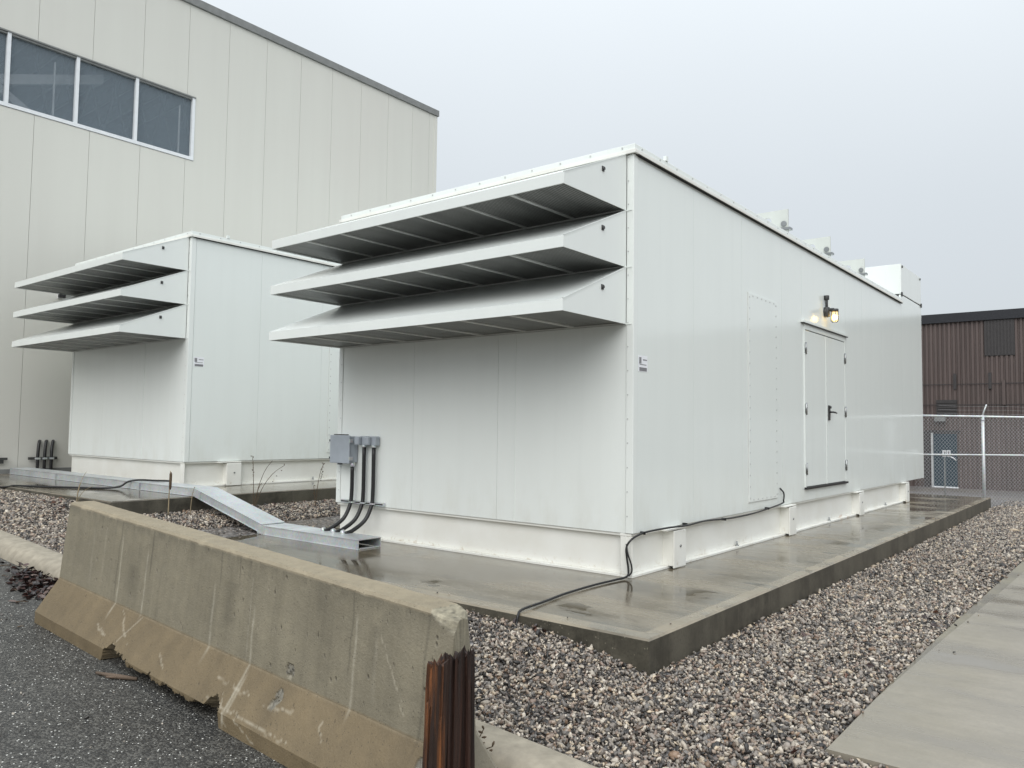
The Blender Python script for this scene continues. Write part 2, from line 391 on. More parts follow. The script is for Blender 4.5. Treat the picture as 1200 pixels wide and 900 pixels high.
# slabs
def slab(name, x0, x1, y0, y1, zt, zb):
    b = .012; mb = MB()
    ring = [(x0, y0), (x1, y0), (x1, y1), (x0, y1)]; ins = [(x0 + b, y0 + b), (x1 - b, y0 + b), (x1 - b, y1 - b), (x0 + b, y1 - b)]
    mb.add([(x, y, zb) for x, y in ring] + [(x, y, zt - b) for x, y in ring] + [(x, y, zt) for x, y in ins],
           [(0, 1, 5, 4), (1, 2, 6, 5), (2, 3, 7, 6), (3, 0, 4, 7), (4, 5, 9, 8), (5, 6, 10, 9), (6, 7, 11, 10), (7, 4, 8, 11), (8, 9, 10, 11)])
    return structure(name, mb, M['pad'])
slab('concrete_slab', -4.95, 1.01, -1.56, 11.82, 0.0, -.6)
slab('concrete_slab', -11.87, -5.844, -1.545, 11.9, .323, -.4)
# sidewalk with its border strip
mb = MB(); zt = -.17
edge = [(2.14, -2.05), (2.135, -1.2), (2.14, .45), (2.17, 2.2), (2.22, 4.9), (2.28, 8), (2.35, 14), (2.4, 20)]
inner = [(2.15, -2.05), (2.147, -1.2), (2.19, .45), (2.26, 2.2), (2.34, 4.9), (2.42, 8), (2.5, 14), (2.55, 20)]
def strip(l, r, z0, z1):
    m_ = MB()
    for (a, b, c, d) in zip(l[:-1], r[:-1], r[1:], l[1:]): m_.hexa([(*a, z0), (*b, z0), (*c, z0), (*d, z0), (*a, z1), (*b, z1), (*c, z1), (*d, z1)])
    return m_
structure('sidewalk', strip(inner, [(9, y) for _, y in inner], -.30, zt), M['walk'])
structure('sidewalk_border', strip(edge, [(x - .004, y) for x, y in inner], -.30, zt - .012), M['border'])

# gravel stones
def ico(sub):
    bm = bmesh.new(); bmesh.ops.create_icosphere(bm, subdivisions=sub, radius=1); v = np.array([x.co[:] for x in bm.verts]); f = np.array([[q.index for q in p.verts] for p in bm.faces]); bm.free(); return v, f
PAL = np.array([(.29, .27, .25), (.19, .185, .18), (.42, .395, .35), (.035, .034, .034), (.085, .08, .075), (.38, .32, .27), (.28, .225, .195), (.60, .575, .52), (.55, .49, .39), (.25, .18, .13), (.13, .10, .08), (.2, .2, .2)])
PW = np.array([.15, .11, .14, .14, .12, .06, .06, .10, .06, .03, .04, .02]); PW = PW / PW.sum()
def stones(name, P, size, sub, flat=.62, mat='stone', pal=PAL, pw=PW):
    tv, tf = ico(sub); n = len(P); nv = len(tv)
    T = np.stack([tv * (1 + .27 * rng.standard_normal((nv, 1)).clip(-1.2, 1.3)) for _ in range(8)])[rng.integers(0, 8, n)]
    sc = size[:, None] * np.stack([rng.uniform(.85, 1.75, n), rng.uniform(.7, 1.05, n), rng.uniform(.45, .8, n)], 1)
    T = T * sc[:, None, :]
    q = rng.standard_normal((n, 4)); q[:, 1:3] *= .55; q /= np.linalg.norm(q, axis=1)[:, None]; w, x, y, z = q.T
    Rm = np.stack([np.stack([1 - 2 * (y * y + z * z), 2 * (x * y - z * w), 2 * (x * z + y * w)], -1), np.stack([2 * (x * y + z * w), 1 - 2 * (x * x + z * z), 2 * (y * z - x * w)], -1), np.stack([2 * (x * z - y * w), 2 * (y * z + x * w), 1 - 2 * (x * x + y * y)], -1)], 1)
    V = np.einsum('nij,nvj->nvi', Rm, T) + P[:, None, :]
    F = tf[None] + (np.arange(n) * nv)[:, None, None]
    me = bpy.data.meshes.new(name); V = V.reshape(-1, 3); F = F.reshape(-1, 3)
    me.vertices.add(len(V)); me.vertices.foreach_set('co', V.ravel()); me.loops.add(F.size); me.loops.foreach_set('vertex_index', F.ravel().astype(np.int32))
    me.polygons.add(len(F)); me.polygons.foreach_set('loop_start', np.arange(0, F.size, 3, dtype=np.int32)); me.polygons.foreach_set('loop_total', np.full(len(F), 3, np.int32))
    me.polygons.foreach_set('use_smooth', np.ones(len(F), bool)); me.update(calc_edges=True)
    c = pal[rng.choice(len(pal), n, p=pw)] * np.array([.92, .855, .79]) * rng.uniform(.75, 1.25, (n, 1))
    ca = np.ones((n, nv, 4)); ca[:, :, :3] = c[:, None, :]
    a = me.color_attributes.new('stone', 'FLOAT_COLOR', 'POINT'); a.data.foreach_set('color', ca.ravel())
    o = obj(name, me, M[mat]); o['kind'] = 'stuff'; return o
def scatter(x0, x1, y0, y1, dens):
    n = int((x1 - x0) * (y1 - y0) * dens); x = rng.uniform(x0, x1, n); y = rng.uniform(y0, y1, n); return np.stack([x, y], 1)
def edge_x(y): return np.interp(y, [q for _, q in edge], [p for p, _ in edge])
def keep(p):
    x, y = p[:, 0], p[:, 1]
    a = (x > -4.96) & (x < 1.02) & (y > -1.57); b = (x < -5.83) & (y > -1.555); c = (x > edge_x(y) - .005) & (y > -2.06)
    return p[~(a | b | c)]
near = np.concatenate([scatter(.1, 2.15, -2.66, -1.75, 4800)])
mid = np.concatenate([scatter(-9.5, .1, -2.66, -1.5, 3000), scatter(.1, 2.15, -1.75, -1.3, 4800), scatter(2.15, 3.4, -2.66, -2.0, 4300), scatter(1.0, 2.4, -1.3, 2.2, 4600), scatter(1.0, 2.5, 2.2, 12.5, 2300), scatter(-5.85, -4.9, -1.6, 6, 2600), scatter(.2, 7, 12, 14.5, 800)])
def lift(p, s): return np.array([(x, y, zgravel(x, y) + d) for (x, y), d in zip(p, s)])
near = keep(near); mid = keep(mid)
s1 = rng.gamma(8, .0083 / 8, len(near)).clip(.004, .02); s2 = rng.gamma(7, 1 / 7, len(mid)) * np.interp(np.hypot(mid[:, 0] - 3.2, mid[:, 1] + 5.6), [3.5, 6, 10], [.0083, .0092, .0108])
stones('gravel', lift(near, rng.uniform(-.007, .011, len(near))), s1, 2, .6)
stones('gravel', lift(mid, rng.uniform(-.007, .012, len(mid))), s2, 1, .6)
# a few stones spilled onto the lower slab edge
sp_ = scatter(-4.93, -4.3, -.9, 1.5, 120); sp_ = sp_[rng.uniform(0, 1, len(sp_)) > (sp_[:, 0] + 4.93) / .6]
stones('gravel', np.array([(x, y, .008) for x, y in sp_]), rng.uniform(.008, .015, len(sp_)), 1)
sp_ = np.concatenate([scatter(2.14, 2.34, -2.0, 6, 12), scatter(.93, 1.0, -1.5, 8, 9), scatter(-.8, .9, -1.54, -1.45, 25)])
stones('gravel', np.array([(x, y, (-.163 if x > 2.1 else .006)) for x, y in sp_]), rng.uniform(.005, .010, len(sp_)), 1)
# grit on the asphalt
g_ = scatter(-6, 1.5, -5, -2.95, 60)
stones('road_grit', np.array([(x, y, zroad(x) + .002) for x, y in g_]), rng.gamma(4, .0042 / 4, len(g_)).clip(.002, .010), 1, pal=np.array([(.4, .39, .36), (.2, .2, .2), (.08, .08, .08), (.5, .48, .44)]), pw=np.array([.3, .3, .3, .1]))

# ------------------------------------------------------------------ equipment enclosure
XW, LY, ZB, ZT = -3.78, 11.12, .36, 3.53
enc = thing('equipment_enclosure', 'nearer large white steel equipment enclosure, with the lit amber lamp over its double door', 'enclosure', (-1.9, 5.5, 0), 'white equipment enclosures')
def P(name, mb, mat='enclosure', parent=enc, bevel=0): return part(name, mb, M[mat], parent, bevel)
P('core', MB().box(XW + .03, -.03, .03, LY - .03, ZB + .004, ZT - .02), 'backing')
# side panels, 3 mm joints
def side_panels(x_out, sgn, cuts, ztop):
    for a, b in zip(cuts[:-1], cuts[1:]):
        zt_ = ZT - .004 if b <= 9.45 else 3.68
        P('wall_panel', MB().box(min(x_out, x_out - sgn * .032), max(x_out, x_out - sgn * .032), a + .0013, b - .0013, ZB, zt_))
cuts = [.065, 1.13, 2.28, 3.46, 4.16]
side_panels(0, 1, cuts, ZT)
P('wall_panel', MB().box(-.032, 0, 4.162, 6.028, 2.60, ZT - .004))
P('wall_panel', MB().box(-.032, 0, 4.162, 6.028, ZB, .495))
P('wall_panel', MB().box(-.032, 0, 4.162, 4.228, .498, 2.597)); P('wall_panel', MB().box(-.032, 0, 5.972, 6.028, .498, 2.597))
side_panels(0, 1, [6.03, 6.9, 8.05, 9.45, 10.3, LY], ZT)
side_panels(XW, -1, [.0, 1.13, 2.28, 3.46, 4.6, 5.9, 6.9, 8.05, 9.45, 10.3, LY], ZT)
# front
fx = [XW + .065, -2.58, -1.45, -.065]
for a, b in zip(fx[:-1], fx[1:]):
    P('wall_panel', MB().box(a + .0013, b - .0013, 0, .032, ZB, 2.088), 'enclosure_front')
P('wall_panel', MB().box(XW + .04, -.04, LY - .03, LY, ZB, 3.66))
P('cover_strip', MB().box(-1.245, -1.237, -.004, .0, ZB, 2.085), 'enclosure_front')
for x0, x1 in ((-.0625, .006), (XW - .006, XW + .0625)):
    P('corner_post', MB().box(x0, x1, -.008, .0625, ZB, ZT - .004), 'enclosure_front', bevel=.004)
sc = MB()
for i in range(16): sc.cyl((-.045, -.013, .5 + i * .2), (-.045, -.007, .5 + i * .2), .0055, 8)
for i in range(16): sc.cyl((XW + .045, -.013, .5 + i * .2), (XW + .045, -.007, .5 + i * .2), .0055, 8)
o = P('screw', sc, 'rivet'); o['kind'] = 'stuff'
# hoods
HB = [3.05, 2.569, 2.09]; HY = -.93; HX0, HX1 = XW - .002, -.062
for i, b in enumerate(HB):
    top_back = b + .477
    th = .006
    # folded sheet: front lip, sloped top
    hb_ = MB()
    hb_.prism([(HY, b), (HY, b + .088), (-.012, top_back), (-.012, top_back - .012), (HY + .012, b + .079), (HY + .012, b)], 'x', HX0, HX1)
    hood = P('intake_hood', hb_, 'enclosure_front')
    for x in (HX0 + .003, HX1 - .005):
        P('side_sheet', MB().prism([(HY + .004, b - .001), (HY + .004, b + .085), (-.013, top_back - .004), (-.013, b - .001)], 'x', x, x + .004), 'enclosure_front', hood)
    P('screen', MB().box(HX0 + .01, HX1 - .01, HY + .014, -.012, b + .012, b + .016), 'screen', hood)
    P('back_edge', MB().box(HX0 + .01, HX1 - .01, -.03, -.011, b - .001, b + .01), 'rib', hood)
    for k in range(6):
        x = -.586 - .526 * k
        P('rib', MB().box(x - .016, x + .016, HY + .013, -.032, b + .002, b + .0115), 'rib', hood)
    # side flange to the wall and its drip bend
    P('flange', MB().box(HX1 - .01, HX1 + .052, -.0135, -.0085, b - .006, b + .004), 'enclosure_front', hood)
    P('bolt', MB().cyl((HX1 - .004, -.385, b + .255), (HX1 + .016, -.385, b + .255), .014, 10).box(HX1 - .004, HX1 + .006, -.40, -.37, b + .235, b + .275), 'darksteel', hood)
    P('bolt', MB().cyl((HX0 + .004, -.385, b + .255), (HX0 - .016, -.385, b + .255), .014, 10), 'darksteel', hood)
    P('fold_edge', MB().prism([(HY + .004, b + .088), (-.013, top_back), (-.013, top_back + .008), (HY, b + .095)], 'x', HX1 - .012, HX1 + .003), 'enclosure_front', hood)
# roof
roof = P('roof', MB().box(XW - .02, .02, -.02, 9.45, ZT + .012, ZT + .078), bevel=.004)
tr = MB().box(XW - .036, .036, -.037, -.016, ZT - .006, ZT + .028).box(.016, .036, -.0165, 9.45, ZT - .006, ZT + .028).box(XW - .036, XW - .016, -.0165, 9.45, ZT - .006, ZT + .028)
P('roof_lip', tr, 'skid', roof, .003)
P('lip_shadow_strip', MB().box(.0005, .030, .03, 9.45, ZT - .0135, ZT - .0065), 'dark', roof)  # dark strip standing in for the shadow line under the roof lip
rv = MB()
for i in range(12): rv.cyl((-.1 - i * .32, -.018, ZT + .056), (-.1 - i * .32, -.026, ZT + .056), .008, 8)
for i in range(30): rv.cyl((.018, .1 + i * .32, ZT + .056), (.026, .1 + i * .32, ZT + .056), .008, 8)
o = P('rivet', rv, 'rivet', roof); o['kind'] = 'stuff'
P('roof_clip', MB().box(.0, .03, .52, .56, ZT + .078, ZT + .12), 'enclosure', roof)
# lifting plates over the roof
for y in (3.86, 5.55, 7.3):
    pl = MB(); za, zb, xa, xb, hx, hz, hr = ZT + .079, 3.95, -.92, -.05, -.31, 3.83, .055; K = 16
    ring = [(hx + hr * math.cos(2 * math.pi * k / K), hz + hr * .8 * math.sin(2 * math.pi * k / K)) for k in range(K)]
    def outp(k):
        c_, s_ = math.cos(2 * math.pi * k / K), math.sin(2 * math.pi * k / K); sc_ = 1e9
        if c_ > 1e-6: sc_ = min(sc_, (xb - hx) / c_)
        if c_ < -1e-6: sc_ = min(sc_, (xa - hx) / c_)
        if s_ > 1e-6: sc_ = min(sc_, (zb - hz) / s_)
        if s_ < -1e-6: sc_ = min(sc_, (za - hz) / s_)
        return (hx + c_ * sc_, hz + s_ * sc_)
    outr = [outp(k) for k in range(K)]
    cor = {2: (xb, zb), 6: (xa, zb), 10: (xa, za), 14: (xb, za)}
    for k in cor: outr[k] = cor[k]
    for k in (1, 3, 5, 7, 9, 11, 13, 15): outr[k] = outp(k)
    vs = [(x, y + d, z) for d in (-.012, .012) for x, z in ring + outr]; fs = []
    for k in range(K):
        n_ = (k + 1) % K
        fs += [(k, n_, K + n_, K + k), (2 * K + k, 3 * K + k, 3 * K + n_, 2 * K + n_), (k, 2 * K + k, 2 * K + n_, n_), (K + k, K + n_, 3 * K + n_, 3 * K + k)]
    lug = P('lifting_plate', pl.add(vs, fs), 'lug')
    P('plate_bolt', MB().cyl((-.1, y - .03, 3.77), (-.1, y + .04, 3.77), .035, 10).box(-.17, -.02, y - .035, y + .06, 3.69, 3.72), 'steel', lug)
    P('foot', MB().box(-.95, -.05, y - .06, y + .06, ZT + .0785, ZT + .095), 'lug', lug)
# rooftop discharge box
rb = P('discharge_box', MB().box(XW + .04, 0.002, 9.48, LY - .004, 3.70, 4.242), 'enclosure_front', bevel=.006)
P('joint', MB().box(XW + .05, -.006, 9.5, LY - .03, 3.678, 3.702), 'dark', rb)
for y in (9.56, LY - .1): P('fastener', MB().cyl((0, y, 4.2), (.018, y, 4.2), .022, 10), 'darksteel', rb)
for y in (9.50, LY - .04): P('latch', MB().box(0, .02, y - .025, y + .025, 3.655, 3.73), 'darksteel', rb)
P('seam_cover', MB().box(-.26, -.235, 9.476, 9.481, 3.72, 4.23), 'enclosure_front', rb)
P('vent_cap', MB().box(-.62, -.44, 8.55, 8.75, ZT + .079, ZT + .2), 'darksteel')
P('roof_fitting', MB().box(-.34, -.2, 9.0, 9.12, ZT + .079, ZT + .13), 'rib')
# side access panel
ap = P('access_panel', MB().box(.002, .010, 2.44, 3.275, .455, 2.705), bevel=.002)
P('edge_seal', MB().box(.0005, .0065, 2.432, 2.4395, .455, 2.71), 'rib', ap)
P('edge_seal', MB().box(.0005, .0065, 2.44, 3.27, .449, .4545), 'rib', ap)
rv = MB()
for i in range(19):
    for y in (2.465, 3.25): rv.cyl((.010, y, .5 + i * .12), (.014, y, .5 + i * .12), .009, 8)
for i in range(6):
    for z in (.48, 2.68): rv.cyl((.010, 2.56 + i * .125, z), (.014, 2.56 + i * .125, z), .009, 8)
o = P('rivet', rv, 'rivet', ap); o['kind'] = 'stuff'
# double door
fr = P('door_frame', MB().box(-.03, .012, 4.23, 4.262, .51, 2.595).box(-.03, .012, 5.945, 5.97, .51, 2.595).box(-.03, .012, 4.262, 5.945, 2.5, 2.595), bevel=.003)
P('drip_cap', MB().prism([(0.001, 2.612), (.04, 2.602), (.04, 2.576), (0.001, 2.576)], 'y', 4.12, 6.05), 'enclosure', fr)
P('drip_cap_shade', MB().box(.001, .034, 4.13, 6.04, 2.566, 2.5755), 'rubber', fr)  # black strip drawn in for the shadow under the drip cap
P('threshold', MB().box(.001, .035, 4.22, 5.98, .497, .523), 'rubber', fr)
for a, b, hy in ((4.266, 5.098, 4.262), (5.104, 5.941, 5.947)):
    dr = P('door', MB().box(-.02, .008, a, b, .53, 2.49), bevel=.003)
    P('top_gap', MB().box(-.02, .004, a, b, 2.4905, 2.4985), 'dark', dr)
    for z in (2.26, 1.5, .75):
        P('hinge', MB().cyl((.018, hy, z - .075), (.018, hy, z + .075), .013, 10).box(.0085, .014, hy - .03, hy + .03, z - .06, z + .06), 'steel', dr)
P('astragal', MB().box(.0085, .013, 5.085, 5.118, .53, 2.49), 'enclosure', dr)
rv = MB()
for i in range(14): rv.cyl((.013, 5.10, .6 + i * .14), (.0155, 5.10, .6 + i * .14), .007, 8)
o = P('rivet', rv, 'rivet', dr); o['kind'] = 'stuff'
P('handle', MB().box(.0135, .026, 5.16, 5.215, 1.37, 1.57).cyl((.02, 5.187, 1.48), (.07, 5.187, 1.48), .014, 10).tube([(.07, 5.18, 1.48), (.075, 5.27, 1.475), (.07, 5.33, 1.47)], .012, 8).cyl((.02, 5.187, 1.545), (.045, 5.187, 1.545), .018, 10), 'darksteel', dr)
# sticker
def sticker(x, y0, y1, z0, z1, parent):
    s_ = P('sticker', MB().box(x, x + .0015, y0, y1, z0, z1), 'sticker', parent)
    w = y1 - y0
    P('print', MB().box(x + .0015, x + .002, y0 + .012, y0 + .05, z1 - .07, z1 - .015).box(x + .0015, x + .002, y0 + .075, y1 - .01, z1 - .04, z1 - .03)
      .box(x + .0015, x + .002, y0 + .02, y1 - .02, z0 + .055, z0 + .062).box(x + .0015, x + .002, y0 + .015, y1 - .012, z0 + .004, z0 + .035), 'ink', s_)
sticker(.0005, .085, .24, 1.70, 1.835, enc)
# skid base
def beam(x0, x1, y0, y1, face):      # I-beam with web, flanges
    b_ = MB()
    if face == 'y': b_.box(x0, x1, y0, y0 + .12, 0, .022).box(x0, x1, y0 + .055, y0 + .07, .022, .335).box(x0, x1, y0 + .012, y0 + .12, .335, .357)
    else:
        s_ = 1 if face == '+x' else -1
        q = lambda a, b: (min(x0 - s_ * a, x0 - s_ * b), max(x0 - s_ * a, x0 - s_ * b))
        b_.box(*q(0, .12), y0, y1, .0005, .0225).box(*q(.055, .07), y0, y1, .0225, .3355).box(*q(.012, .12), y0, y1, .3355, .3575)
    return b_
P('front_beam', beam(XW, -.121, 0, 0, 'y'), 'skid', bevel=.003)
P('side_beam', beam(0, 0, 0, 9.72, '+x'), 'skid', bevel=.003)
P('side_beam', beam(XW + .0005, 0, .121, 9.72, '-x'), 'skid', bevel=.003)
P('rear_beam', MB().box(XW + .12, -.121, 9.6, 9.72, 0, .357), 'skid')
P('end_plate', MB().box(-.115, -.003, .002, .014, .024, .333), 'skid', bevel=.003)
for y in (.62, 3.52, 6.46, 9.38):
    br = P('skid_bracket', MB().box(.044, .058, y, y + .235, .004, .33), 'skid', bevel=.025)
    P('gusset', MB().box(-.055, .0435, y + .006, y + .02, .024, .325), 'skid', br); P('gusset', MB().box(-.055, .0435, y + .215, y + .229, .024, .325), 'skid', br)
    P('shelf', MB().box(-.03, .056, y - .12, y + .24, .336, .352), 'skid', br, .004)
    P('eye_bolt', MB().cyl((.058, y + .12, .19), (.066, y + .12, .19), .012, 10), 'steel', br)
for y in (2.2, 5.3, 8.3): P('anchor_stud', MB().cyl((-.03, y, .022), (-.03, y, .07), .01, 8).cyl((-.03, y, .022), (-.03, y, .034), .02, 6), 'steel')
# the other enclosure
enc2 = copy_tree(enc); enc2.location = (-1.9 - 7.097, 5.5, .323)
enc2['label'] = 'farther white steel equipment enclosure at left, on the higher slab beside the beige hall'

# ------------------------------------------------------------------ wall lamp over the door
lamp = thing('wall_lamp', 'lit amber jar lamp on a dark conduit bracket above the white double door', 'lamp', (0, 5.08, 2.82))
part('bracket', MB().cyl((.001, 5.08, 2.82), (.035, 5.08, 2.82), .055, 14).cyl((.03, 5.08, 2.75), (.03, 5.08, 2.88), .04, 12).cyl((.03, 5.08, 2.88), (.03, 5.08, 3.0), .018, 10).cyl((.03, 5.08, 2.98), (.03, 5.08, 3.04), .034, 10), M['darksteel'], lamp, .004)
part('arm', MB().tube([(.03, 5.08, 2.835), (.09, 5.08, 2.845), (.125, 5.085, 2.845)], .022, 10).cyl((.13, 5.085, 2.815), (.13, 5.085, 2.85), .05, 16), M['darksteel'], lamp)
part('bulb', MB().tube([(.13, 5.085, 2.775), (.13, 5.085, 2.76), (.13, 5.085, 2.715), (.13, 5.085, 2.70)], [.012, .033, .033, .012], 12), M['glow'], lamp)
part('jar', MB().tube([(.13, 5.085, 2.814), (.13, 5.085, 2.78), (.13, 5.085, 2.70), (.13, 5.085, 2.68)], [.040, .043, .041, .02], 16), M['jar'], lamp)
cg = MB()
for k in range(6):
    t = k * math.pi / 3; a, b_ = .047 * math.cos(t), .047 * math.sin(t)
    cg.tube([(.13 + a, 5.085 + b_, 2.815), (.13 + a, 5.085 + b_, 2.69), (.13 + a * .5, 5.085 + b_ * .5, 2.67)], .004, 5)
part('guard', cg, M['darksteel'], lamp)

# ------------------------------------------------------------------ junction boxes, conduits, strut on the enclosure front
jb = thing('junction_box', 'large grey junction box at the left of the near enclosure front, its latched cover proud', 'junction box', (-3.58, -.01, .81))
part('box_body', MB().box(-3.73, -3.425, -.125, -.0095, .815, 1.10), M['greybox'], jb, .006)
part('cover', MB().box(-3.742, -3.413, -.142, -.126, .805, 1.11), M['greybox'], jb, .006)
part('hinge_bar', MB().cyl((-3.70, -.118, 1.116), (-3.46, -.118, 1.116), .006, 8), M['darksteel'], jb)
for z in (.86, 1.05):
    part('latch', MB().box(-3.756, -3.742, -.142, -.10, z - .012, z + .012), M['darksteel'], jb); part('latch', MB().box(-3.413, -3.402, -.146, -.10, z - .02, z + .02), M['galv'], jb)
part('latch', MB().box(-3.60, -3.56, -.146, -.11, .79, .806), M['darksteel'], jb)
part('hub', MB().cyl((-3.44, -.07, .77), (-3.44, -.07, .815), .03, 12), M['galv'], jb)
for i, (x, nm) in enumerate(((-3.275, 'small grey conduit fitting next to the large junction box'), (-3.12, 'small grey conduit fitting farthest right of the junction box'))):
    t = thing('conduit_fitting', nm, 'conduit fitting', (x, -.01, 1.0), 'small conduit fittings')
    part('fitting_body', MB().box(x - .05, x + .05, -.075, -.0095, 1.005, 1.105), M['greybox'], t, .008)
    part('cover', MB().box(x - .082, x - .012, -.125, -.0755, 1.01, 1.10), M['greybox'], t, .012)
    part('hub', MB().cyl((x, -.05, .985), (x, -.05, 1.01), .026, 12), M['galv'], t)
for i, (x, zt_, nm) in enumerate(((-3.44, .775, 'shortest black conduit, dropping from the large grey junction box'), (-3.275, .99, 'black conduit in the middle of three, below the inner small fitting'), (-3.12, .99, 'black conduit on the right of three, below the outer small fitting'))):
    y = -.07 if i == 0 else -.05
    pth = smooth_path([(x, y, zt_), (x, y, .5), (x, y - .02, .36), (x - .015, y - .09, .22), (x - .04, y - .22, .13), (x - .06, y - .31, .098)], 6)
    solo('conduit', MB().tube(pth, .021, 10), M['rubber'], nm, 'conduit', (x, y, .1), 'black conduits on the near enclosure')
st = thing('strut_rail', 'short slotted steel strut clamping three black conduits to the near enclosure', 'strut', (-3.3, -.02, .385))
part('rail', MB().box(-3.66, -2.97, -.04, -.0095, .37, .405), M['galv'], st)
part('slots', MB().box(-3.655, -2.975, -.0405, -.0402, .38, .395), M['darksteel'], st)
for x, y in ((-3.44, -.07), (-3.275, -.05), (-3.12, -.05)):
    part('clamp', MB().tube([(x - .03, -.041, .388), (x - .026, y - .012, .388), (x, y - .03, .388), (x + .026, y - .012, .388), (x + .03, -.041, .388)], .008, 6), M['galv'], st)

# ------------------------------------------------------------------ cable tray
tray = thing('cable_tray', 'galvanised covered cable tray stepping down from the higher slab to the lower slab', 'cable tray', (-4.3, -.42, 0))
TY0, TY1 = -.565, -.262
def channel(pts):   # pts: (x, z of top) pairs; open underside cover with side rails
    m_ = MB()
    for (xa, za), (xb, zb) in zip(pts[:-1], pts[1:]):
        m_.hexa([(xa, TY0, za - .008), (xb, TY0, zb - .008), (xb, TY1, zb - .008), (xa, TY1, za - .008), (xa, TY0, za), (xb, TY0, zb), (xb, TY1, zb), (xa, TY1, za)])
        for y0, y1 in ((TY0 + .006, TY0 + .012), (TY1 - .012, TY1 - .006)):
            m_.hexa([(xa, y0, za - .096), (xb, y0, zb - .096), (xb, y1, zb - .096), (xa, y1, za - .096), (xa, y0, za - .0082), (xb, y0, zb - .0082), (xb, y1, zb - .0082), (xa, y1, za - .0082)])
        m_.hexa([(xa, TY0 - .006, za - .099), (xb, TY0 - .006, zb - .099), (xb, TY0 + .03, zb - .099), (xa, TY0 + .03, za - .099), (xa, TY0 - .006, za - .0962), (xb, TY0 - .006, zb - .0962), (xb, TY0 + .03, zb - .0962), (xa, TY0 + .03, za - .0962)])
    return m_
part('lower_section', channel([(-4.36, .1), (-2.735, .1)]), M['galv'], tray)
part('cover_joint', MB().box(-4.0, -3.93, TY0 - .003, TY1 + .003, .1005, .103), M['galv'], tray)
part('ramp_section', channel([(-5.80, .425), (-4.365, .112)]), M['galv'], tray)
part('joint_plate', MB().box(-4.44, -4.30, TY0 - .002, TY0 + .0055, .005, .093), M['galv'], tray)
part('joint_plate', MB().prism([(-5.95, .33), (-5.95, .415), (-5.79, .415), (-5.66, .385), (-5.66, .30), (-5.79, .33)], 'y', TY0 - .002, TY0 + .0055), M['galv'], tray)
part('upper_section', channel([(-11.8, .425), (-8.9, .425)]), M['galv'], tray)
part('upper_section', channel([(-8.895, .425), (-5.805, .425)]), M['galv'], tray)
for x in (-9.9, -7.2): part('support', MB().box(x - .05, x + .05, TY0 - .01, TY1, .324, .3295).box(x - .02, x + .02, TY0 - .008, TY0 - .0065, .33, .42), M['galv'], tray)
for i, x in enumerate((-3.5, -3.335, -3.18)):
    part('conduit_hub', MB().tube([(x - .035, -.37, .1), (x - .01, -.36, .118)], [.034, .028], 10), M['galv'], tray)
part('foot', MB().box(-2.78, -2.74, TY0 + .02, TY1 - .02, .002, .012), M['galv'], tray)

# ------------------------------------------------------------------ cables
def zz(x, y): return zgravel(x, y)
pth = smooth_path([(.004, 3.36, .56), (.03, 3.41, .50), (.03, 3.40, .42), (.03, 3.33, .385), (.035, 2.6, .345), (.03, 1.98, .335), (.035, 1.3, .36), (.075, .84, .362), (.07, .5, .372), (.04, .2, .365), (.02, .05, .345), (.0, -.03, .31), (-.03, -.045, .25), (-.03, -.035, .16), (-.02, -.03, .08), (-.02, -.05, .022), (-.04, -.2, .013), (-.055, -.5, .013), (-.04, -.9, .013), (-.0, -1.2, .013), (.04, -1.5, .016), (.06, -1.578, -.005), (.065, -1.6, -.06), (.07, -1.66, -.12)], 6)
solo('cable', MB().tube(pth, .0085, 8).tube(smooth_path([(-.03, -.045, .28), (-.012, -.05, .2), (.01, -.035, .12), (.012, -.03, .06), (-.01, -.045, .024)], 6), .007, 8), M['rubber'], 'black cable drooping along the near enclosure base and across the slab edge', 'cable', (0, -.03, 0))
ct = MB()
for y, z in ((.9, .362), (.13, .357), (1.75, .338), (2.9, .362)): ct.box(.0, .047, y - .005, y + .005, z - .012, z + .013)
solo('cable_clips', ct, M['rubber'], 'small black clips holding the drooping cable to the near enclosure', 'clips', (0, 1, .36))
pth = smooth_path([(-6.95, -1.9, .27), (-7.3, -1.56, .3), (-7.5, -1.52, .337), (-7.8, -1.3, .337), (-7.9, -1.05, .337), (-7.75, -.8, .34), (-7.62, -.68, .38), (-7.5, -.6, .435), (-7.3, -.5, .445), (-6.95, -.46, .445), (-6.8, -.44, .44)], 6)
pth = smooth_path([(-9.6, -1.75, .275), (-9.0, -1.555, .31), (-8.8, -1.5, .337), (-8.35, -1.3, .337), (-7.9, -1.02, .337), (-7.62, -.83, .337), (-7.5, -.68, .36), (-7.45, -.6, .42), (-7.35, -.5, .445), (-7.1, -.4, .445), (-6.85, -.33, .45)], 6)
solo('cable', MB().tube(pth, .013, 8), M['rubber'], 'black cable lying over the higher slab and up onto its cable tray', 'cable', (-7.6, -.8, .33))

